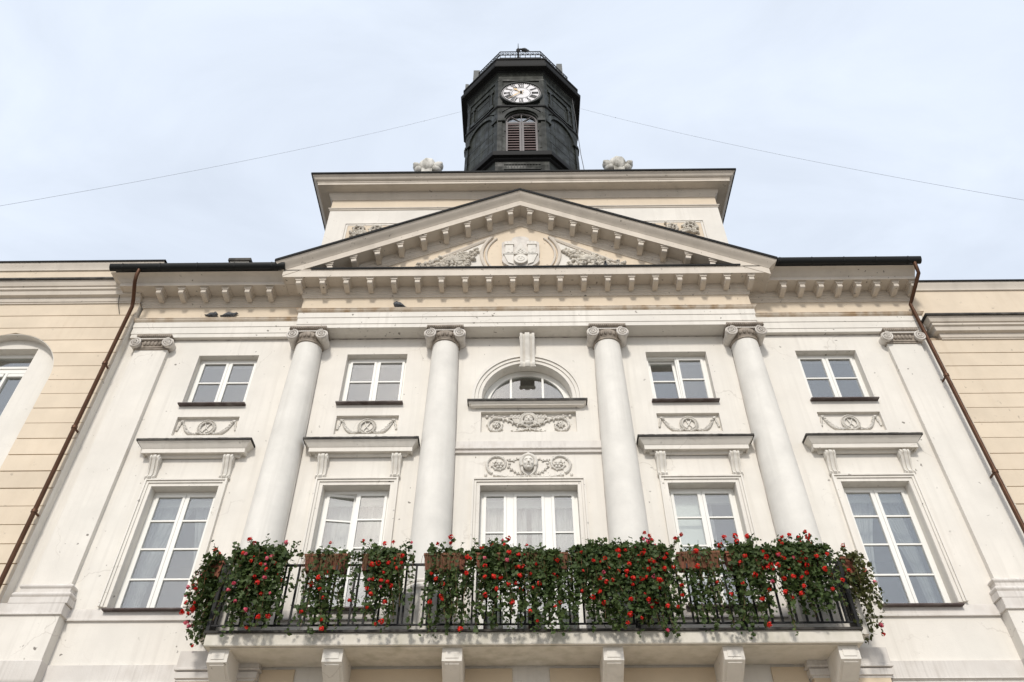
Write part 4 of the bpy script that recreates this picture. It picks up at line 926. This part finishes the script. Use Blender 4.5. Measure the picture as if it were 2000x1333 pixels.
# antennas on the tower cornice
def antenna(x, y, z, h, w, label):
    a = B().box(x-w/2, x+w/2, y-.06, y+.06, z+.25, z+h).build('antenna', 'antenna', label=label, category='antenna', group='antennas on the tower cornice')
    B().tube([(x,y+.09,z-.35),(x,y+.09,z+h*.9)], .03, 8).box(x-.02, x+.02, y+.05, y+.09, z+.5, z+.6).build('mast', 'antenna', a)
antenna(-1.84, 3.6, 29.75, 1.35, .26, 'tall grey panel antenna on the left of the tower cornice')
antenna(-2.32, 4.5, 30.1, 1.5, .14, 'slim grey antenna at the far left edge of the tower cornice')
antenna(1.70, 3.6, 29.9, 1.7, .24, 'grey panel antenna on the right of the tower cornice')

# ------------------------------------------------------------------ wires from the tower
def wire(p, q, sag, label):
    p, q = Vector(p), Vector(q); pts = []
    for k in range(41): t = k/40; v = p.lerp(q, t); v.z -= sag*4*t*(1-t); pts.append(v)
    b = B().tube(pts, .0032, 5)
    b.ball(p.lerp(q,.12)-Vector((0,0,sag*4*.12*.88)), (.015,.015,.015), seg=6, rings=4)
    b.build('overhead_wire', 'wire', label=label, category='wire', group='wires strung from the clock tower')
wire((-2.40,3.75,28.12), (-12.94,-2.5,13.3), .35, 'thin wire running from the clock tower down to the left')
wire((2.44,3.75,28.25), (12.13,-2.5,13.1), .35, 'thin wire running from the clock tower down to the right')

# ------------------------------------------------------------------ carved finials on the attic roof
def finial(x, flip, label):
    b = B(); y = .05; m_ = -1 if flip else 1
    b.box(x-.15, x+.15, y-.12, y+.15, 17.55, 18.6)
    # ribbed shell in the middle, one curled lobe at each side
    seg, rings = 40, 14; vs = []; fs = []
    for i in range(rings+1):
        t = PI*.86*i/rings
        for k in range(seg):
            a = 2*PI*k/seg; rr = 1-.10*abs(math.sin(a*3.5))**.6*math.sin(min(1,t)*PI/2)
            vs.append((x+.27*math.sin(t)*math.cos(a)*rr, y+.24*math.sin(t)*math.sin(a)*rr, 18.80+.33*math.cos(t)*(1-.06*abs(math.sin(a*3.5)))))
    for i in range(rings):
        for k in range(seg): fs.append((i*seg+k, i*seg+(k+1)%seg, (i+1)*seg+(k+1)%seg, (i+1)*seg+k))
    b.add(vs, fs)
    for s_, big in ((-m_,.78),(m_,1.0)):
        cx, cz = x+s_*.30, 18.68+.05*big
        b.ball((cx,y-.04,cz+.01), (.15*big,.15,.17*big), Matrix.Rotation(s_*R(28),3,'Y'), 14, 10)
        b.ball((cx+s_*.06*big,y-.13,cz+.03), (.075*big,.05,.10*big), Matrix.Rotation(s_*R(28),3,'Y'), 12, 8)
        b.ball((cx-s_*.05,y,cz-.10), (.16*big,.16,.14), seg=12, rings=8)
    b.build('stone_finial', 'finial', label=label, category='finial', group='carved stone finials on the attic roof', sharp=60)
finial(-2.72, False, 'weathered carved stone finial on the roof edge left of the tower')
finial(2.72, True, 'weathered carved stone finial on the roof edge right of the tower')

# ------------------------------------------------------------------ pigeons
def pigeon(loc, head, rotz, label, preen=False, tail_up=0., sc=1.0):
    """body runs along +x (head) in local space, feet at z=0"""
    b = B(); V = Vector
    tu = tail_up
    rg = [((-.20,0,.045+tu*1.6),(0,.028,0),(0,0,.008)),((-.13,0,.055+tu*.9),(0,.034,0),(0,0,.014)),((-.085,0,.065+tu*.3),(0,.045,0),(0,0,.032)),((-.03,0,.075),(0,.064,0),(0,0,.058)),((.03,0,.082),(0,.068,0),(0,0,.066)),((.075,0,.095),(0,.055,0),(0,0,.056))]
    if not preen: rg += [((.098,0,.118),(0,.038,0),(-.018,0,.036)),((.112,0,.145),(0,.029,0),(-.012,0,.026)),((.128,0,.160),(0,.026,0),(0,0,.024)),((.146,0,.156),(0,.015,0),(0,0,.014)),((.168,0,.148),(0,.004,0),(0,0,.004))]
    else: rg += [((.085,0,.13),(0,.038,0),(-.03,0,.02)),((.066,0,.160),(0,.028,0),(-.02,0,.01)),((.038,.0,.172),(0,.025,0),(0,0,.022)),((.018,.0,.162),(0,.015,0),(0,0,.013)),((-.002,.0,.148),(0,.004,0),(0,0,.004))]
    b.loft([(V(c),V(a),V(u)) for c,a,u in rg], 12)
    for s_ in (-1,1):
        b.loft([(V((.05,s_*.060,.085)),V((0,.008,0)),V((0,0,.03))),(V((-.03,s_*.064,.085)),V((0,.010,0)),V((0,0,.042))),(V((-.10,s_*.045,.072+tu*.3)),V((0,.008,0)),V((0,0,.022))),(V((-.155,s_*.02,.062+tu)),V((0,.004,0)),V((0,0,.008)))], 8)
        b.tube([(.015,s_*.022,.03),(.02,s_*.022,.0)], .006, 5)
        for a in (-.5,0,.5): b.tube([(.02,s_*.022,.003),(.045,s_*.022+a*.03,.003)], .004, 4)
    import bmesh
    me = b.mesh('pigeon', 'pigeon', 60, local=True)
    put('pigeon', me, loc=loc, rot=(0,0,rotz), scale=sc, label=label, category='pigeon', group='pigeons resting on the facade')
pigeon((-7.22,-.15,12.555), 0, R(-12), 'preening pigeon with raised tail on the left ledge', preen=True, tail_up=.06, sc=1.05)
pigeon((-6.82,-.15,12.555), 0, R(5), 'crouching pigeon facing right on the left ledge', sc=1.05)
pigeon((-2.90,-.42,12.558), 0, R(195), 'pigeon tucked up on the ledge above the second column', preen=True, sc=1.05)
pigeon((1.92,-.60,13.52), 0, R(250), 'dark pigeon sitting inside the pediment', sc=1.1)
pigeon((.22,2.6,30.865), 0, R(20), 'bird perched on the tower gallery rail', sc=1.2)

# ------------------------------------------------------------------ flower boxes and trailing geraniums
def trough(ln):
    b = B(); h = ln/2
    def rr(x, y, z): return [(-x,-y,z),(x,-y,z),(x,y,z),(-x,y,z)]
    rings = [rr(h*.90,.075,0),rr(h*.955,.10,.235),rr(h,.115,.24),rr(h,.115,.275),rr(h*.95,.098,.275),rr(h*.94,.092,.22)]
    for r_ in rings: b.v += r_
    b.f = [(3,2,1,0)]+[(i*4+q,i*4+(q+1)%4,i*4+4+(q+1)%4,i*4+4+q) for i in range(5) for q in range(4)]
    return b
TR = trough(.70).mesh('planter', 'terra', 20, local=True)
SOIL = B().box(-.325,.325,-.09,.09,.15,.225).mesh('soil', 'soil', 0, local=True)
HOOK = B().box(-.012,.012,-.13,.16,-.022,-.004).box(-.012,.012,.125,.15,-.022,.25).box(-.012,.012,-.135,-.12,-.022,.06).mesh('planter_hook', 'iron', 0, local=True)
def leaf_at(vs, fs, p, size, rnd, outv):
    n_ = Vector((rnd.gauss(0,.6)+outv.x, rnd.gauss(0,.6)+outv.y, rnd.gauss(.35,.6))).normalized()
    u = n_.orthogonal().normalized(); a = rnd.uniform(0,6.28); u = (Matrix.Rotation(a,3,n_)@u); v = n_.cross(u); k = len(vs); s = size
    sh = ((0,-.5,0),(.50,-.28,.10),(.36,.05,.05),(.44,.40,.12),(.0,.34,0),(-.44,.40,.12),(-.36,.05,.05),(-.50,-.28,.10))
    for x, y, z in sh: vs.append(p+u*x*s+v*y*s+n_*z*s)
    fs += [(k,k+1,k+2,k+4),(k+2,k+3,k+4),(k,k+4,k+6,k+7),(k+4,k+5,k+6)]
def flower_mesh(i, mat):
    rnd = random.Random(900+i); vs = []; fs = []
    for _ in range(22):
        d = Vector((rnd.gauss(0,1),rnd.gauss(0,1),rnd.gauss(0,.8))).normalized(); c = d*rnd.uniform(.018,.038); u = d.orthogonal().normalized(); v = d.cross(u); a = rnd.uniform(0,6)
        u, v = u*math.cos(a)+v*math.sin(a), v*math.cos(a)-u*math.sin(a); k = len(vs); s = rnd.uniform(.014,.021)
        vs += [c, c+u*s+d*.006, c+u*s*.6+v*s*.9, c-u*s*.6+v*s*.9, c-u*s+d*.006, c-v*s]; fs += [(k,k+1,k+2),(k,k+2,k+3),(k,k+3,k+4),(k,k+4,k+5),(k,k+5,k+1)]
    return B().add(vs,fs).mesh('flower_head', mat, 0, local=True)
RED = [flower_mesh(i,'red') for i in range(4)]; PINK = [flower_mesh(i+9,'pink') for i in range(2)]
# x, rotation, stems, longest trail, rise, flowers, leaf kind, leaf step, label
PLANTS = [
 (-5.20, 1, 130, 1.05, .26, 30, 'leaf', .026, 'dense red geranium wrapping the left corner of the balcony'),
 (-4.42, 0, 120, 1.05, .34, 26, 'leaf', .024, 'bushy tall red geranium next to the left balcony corner'),
 (-3.35, 0,  44, 1.10, .26,  8, 'leaf', .034, 'thin trailing geranium below the window with the swung sash'),
 (-2.42, 0,  72, 1.05, .26, 22, 'leaf', .030, 'red geranium in front of the second column\'s left side'),
 (-1.40, 0,  50, 1.12, .24,  8, 'leaf', .032, 'sparse geranium over an open terracotta box left of the balcony door'),
 (-.56, 0,  88, 1.12, .28, 20, 'leaf', .027, 'full red geranium before the left leaf of the balcony door'),
 (.25, 0,   84, 1.10, .16, 14, 'leaf', .027, 'low red geranium before the middle of the balcony door'),
 (1.05, 0, 120, 1.10, .30, 12, 'leaf', .024, 'dark green thick geranium right of the balcony door'),
 (1.86, 0, 130, 1.15, .32, 40, 'leaf', .024, 'geranium with the most red blooms, below the third column'),
 (2.72, 0,  40, 1.00, .22,  6, 'leaf', .036, 'straggly geranium with dry stems below the window with the pale blind'),
 (3.50, 0,  66, 1.15, .32, 18, 'leaf', .030, 'red geranium with upright shoots beside the fourth column'),
 (4.35, 0, 120,  .92, .34, 26, 'leaf', .024, 'broad dark geranium near the right balcony corner'),
 (5.20, 2,  62, 1.0, .18,  5, 'leaf_olive', .030, 'olive green geranium trailing off the right end of the balcony')]
WHERE = ['on the left end rail','next to the left corner','under the thin trailing geranium','before the second column','left of the balcony door','before the left door leaf','before the middle of the door','right of the balcony door','below the third column','under the straggly geranium','beside the fourth column','near the right corner','on the right end rail']
for i, (px, side, ns, ln, rise, nf, lm, step, lab) in enumerate(PLANTS):
    rnd = random.Random(300+i)
    if side: c = Vector((px, -.56, 5.84)); rz = R(-90) if side == 1 else R(90); ov = Vector((-1 if side == 1 else 1, -.25, 0)).normalized()
    else: c = Vector((px, -1.01, 5.84)); rz = 0; ov = Vector((0,-1,0))
    if side == 0 and i in (9,): rz = R(-3)
    pl = put('planter', TR, loc=c, rot=(0,0,rz), label='terracotta flower box '+WHERE[i], category='flower box', group='terracotta boxes along the balcony rail')
    s_ = put('soil', SOIL, pl)
    for hx in (-.22,.22): put('planter_hook', HOOK, pl, loc=(hx,0,-H0))
    s_.location = (0,0,0)
    gr = put('geranium', None, loc=(c.x,c.y,c.z+.22), label=lab, category='flowers', group='geraniums along the balcony rail')
    along = Vector((0,1,0)) if side else Vector((1,0,0)); vs = []; fs = []; st = B(); spots = []; base = Vector((c.x,c.y,c.z+.22))
    thin = i in (2,4,9); wide = .23 if thin else .25
    for k in range(int(ns*(1.0 if thin else 1.32))):
        u = rnd.gauss(0,wide); u = max(-.56,min(.56,u)); p = along*u*.78+ov*rnd.uniform(-.05,.07); q = rnd.random()
        L_ = 1.32*ln*((.42+.58*rnd.random()**.75) if thin else (.26+.70*rnd.random()**1.5)); up = .62*rise*rnd.uniform(.25,1.05); o_ = rnd.uniform(.02,.22) if not side else rnd.uniform(-.14,.24); sw_ = rnd.gauss(0,.10)+u*.12
        if q < .16: L_ = rnd.uniform(.04,.16); up = .6*rise*rnd.uniform(.8,1.4); o_ *= .5          # upright shoots
        tot = L_+up; m = max(6, int(tot/.05)); pts = []
        wob = [rnd.uniform(0,6.28) for _ in range(2)]
        for j in range(m+1):
            d = tot*j/m
            if d < up: t = d/up; z = up*math.sin(t*PI/2)*.9; oo = o_*.45*t
            else: t = min(1,(d-up)/(.25+up)); z = up*.9-(d-up)*(.55+.45*t) ; oo = o_*(.45+.55*math.sin(t*PI/2))
            if q < .16: z = d*.9; oo = o_*d/tot
            pts.append(p+ov*(oo+.02*math.sin(d*9+wob[0]))+along*(sw_*(d/tot)**1.3*1.1+.025*math.sin(d*7+wob[1]))+Vector((0,0,z)))
        if k % 3 == 0: st.tube(pts, .0035, 4, caps=False)
        d = rnd.uniform(0,step)
        while d < tot:
            f_ = d/tot*m; j = min(m-1,int(f_)); pp = pts[j].lerp(pts[j+1], f_-j)
            if not (thin and -.26 < pp.z < .02 and rnd.random() < .62): leaf_at(vs, fs, pp+Vector((rnd.gauss(0,.022),rnd.gauss(0,.022),rnd.gauss(0,.022))), rnd.choice((.034,.045,.055,.062,.082))*rnd.uniform(.85,1.15), rnd, ov*.7)
            d += step*rnd.uniform(.6,1.4)
        spots += [pts[int(m*t)] for t in ((.45,.6,.75,.9,1.0) if q >= .16 else (.8,1.0))]
    fo = put('foliage', B().add(vs,fs).mesh('foliage', lm, 0, local=True), gr, kind='stuff')
    put('stems', st.mesh('stems', 'dry', 0, local=True), gr, kind='stuff')
    if i in (2,4,9,3,6):      # dry stalks hanging over the box
        dr = B()
        for k in range(46):
            u = rnd.uniform(-.33,.33); l_ = rnd.uniform(.08,.30); a = rnd.uniform(-.1,.1)
            dr.tube([(u,-.06,0),(u+a*.4,-.13,.05),(u+a,-.15,-.02),(u+a*1.2,-.16,-l_)], .0035, 4, caps=False)
        put('dry_stalks', dr.mesh('dry_stalks', 'dry', 0, local=True), gr, kind='stuff')
    rnd.shuffle(spots); chosen = []
    for sp in sorted(spots[:int(nf*1.3)*5], key=lambda v: -v.dot(ov)-(.15 if v.z > .18 else 0)-rnd.random()*.12):
        if len(chosen) >= int(nf*1.3): break
        if all((sp-o).length > .07 for o in chosen): chosen.append(sp)
    for sp in chosen:
        pink = rnd.random() < (.30 if i < 2 else .06)
        put('flower_head', rnd.choice(PINK if pink else RED), gr, rot=(rnd.uniform(0,6),rnd.uniform(0,6),0), scale=rnd.uniform(.6,1.15)).location = sp+ov*.035+Vector((0,0,.01))
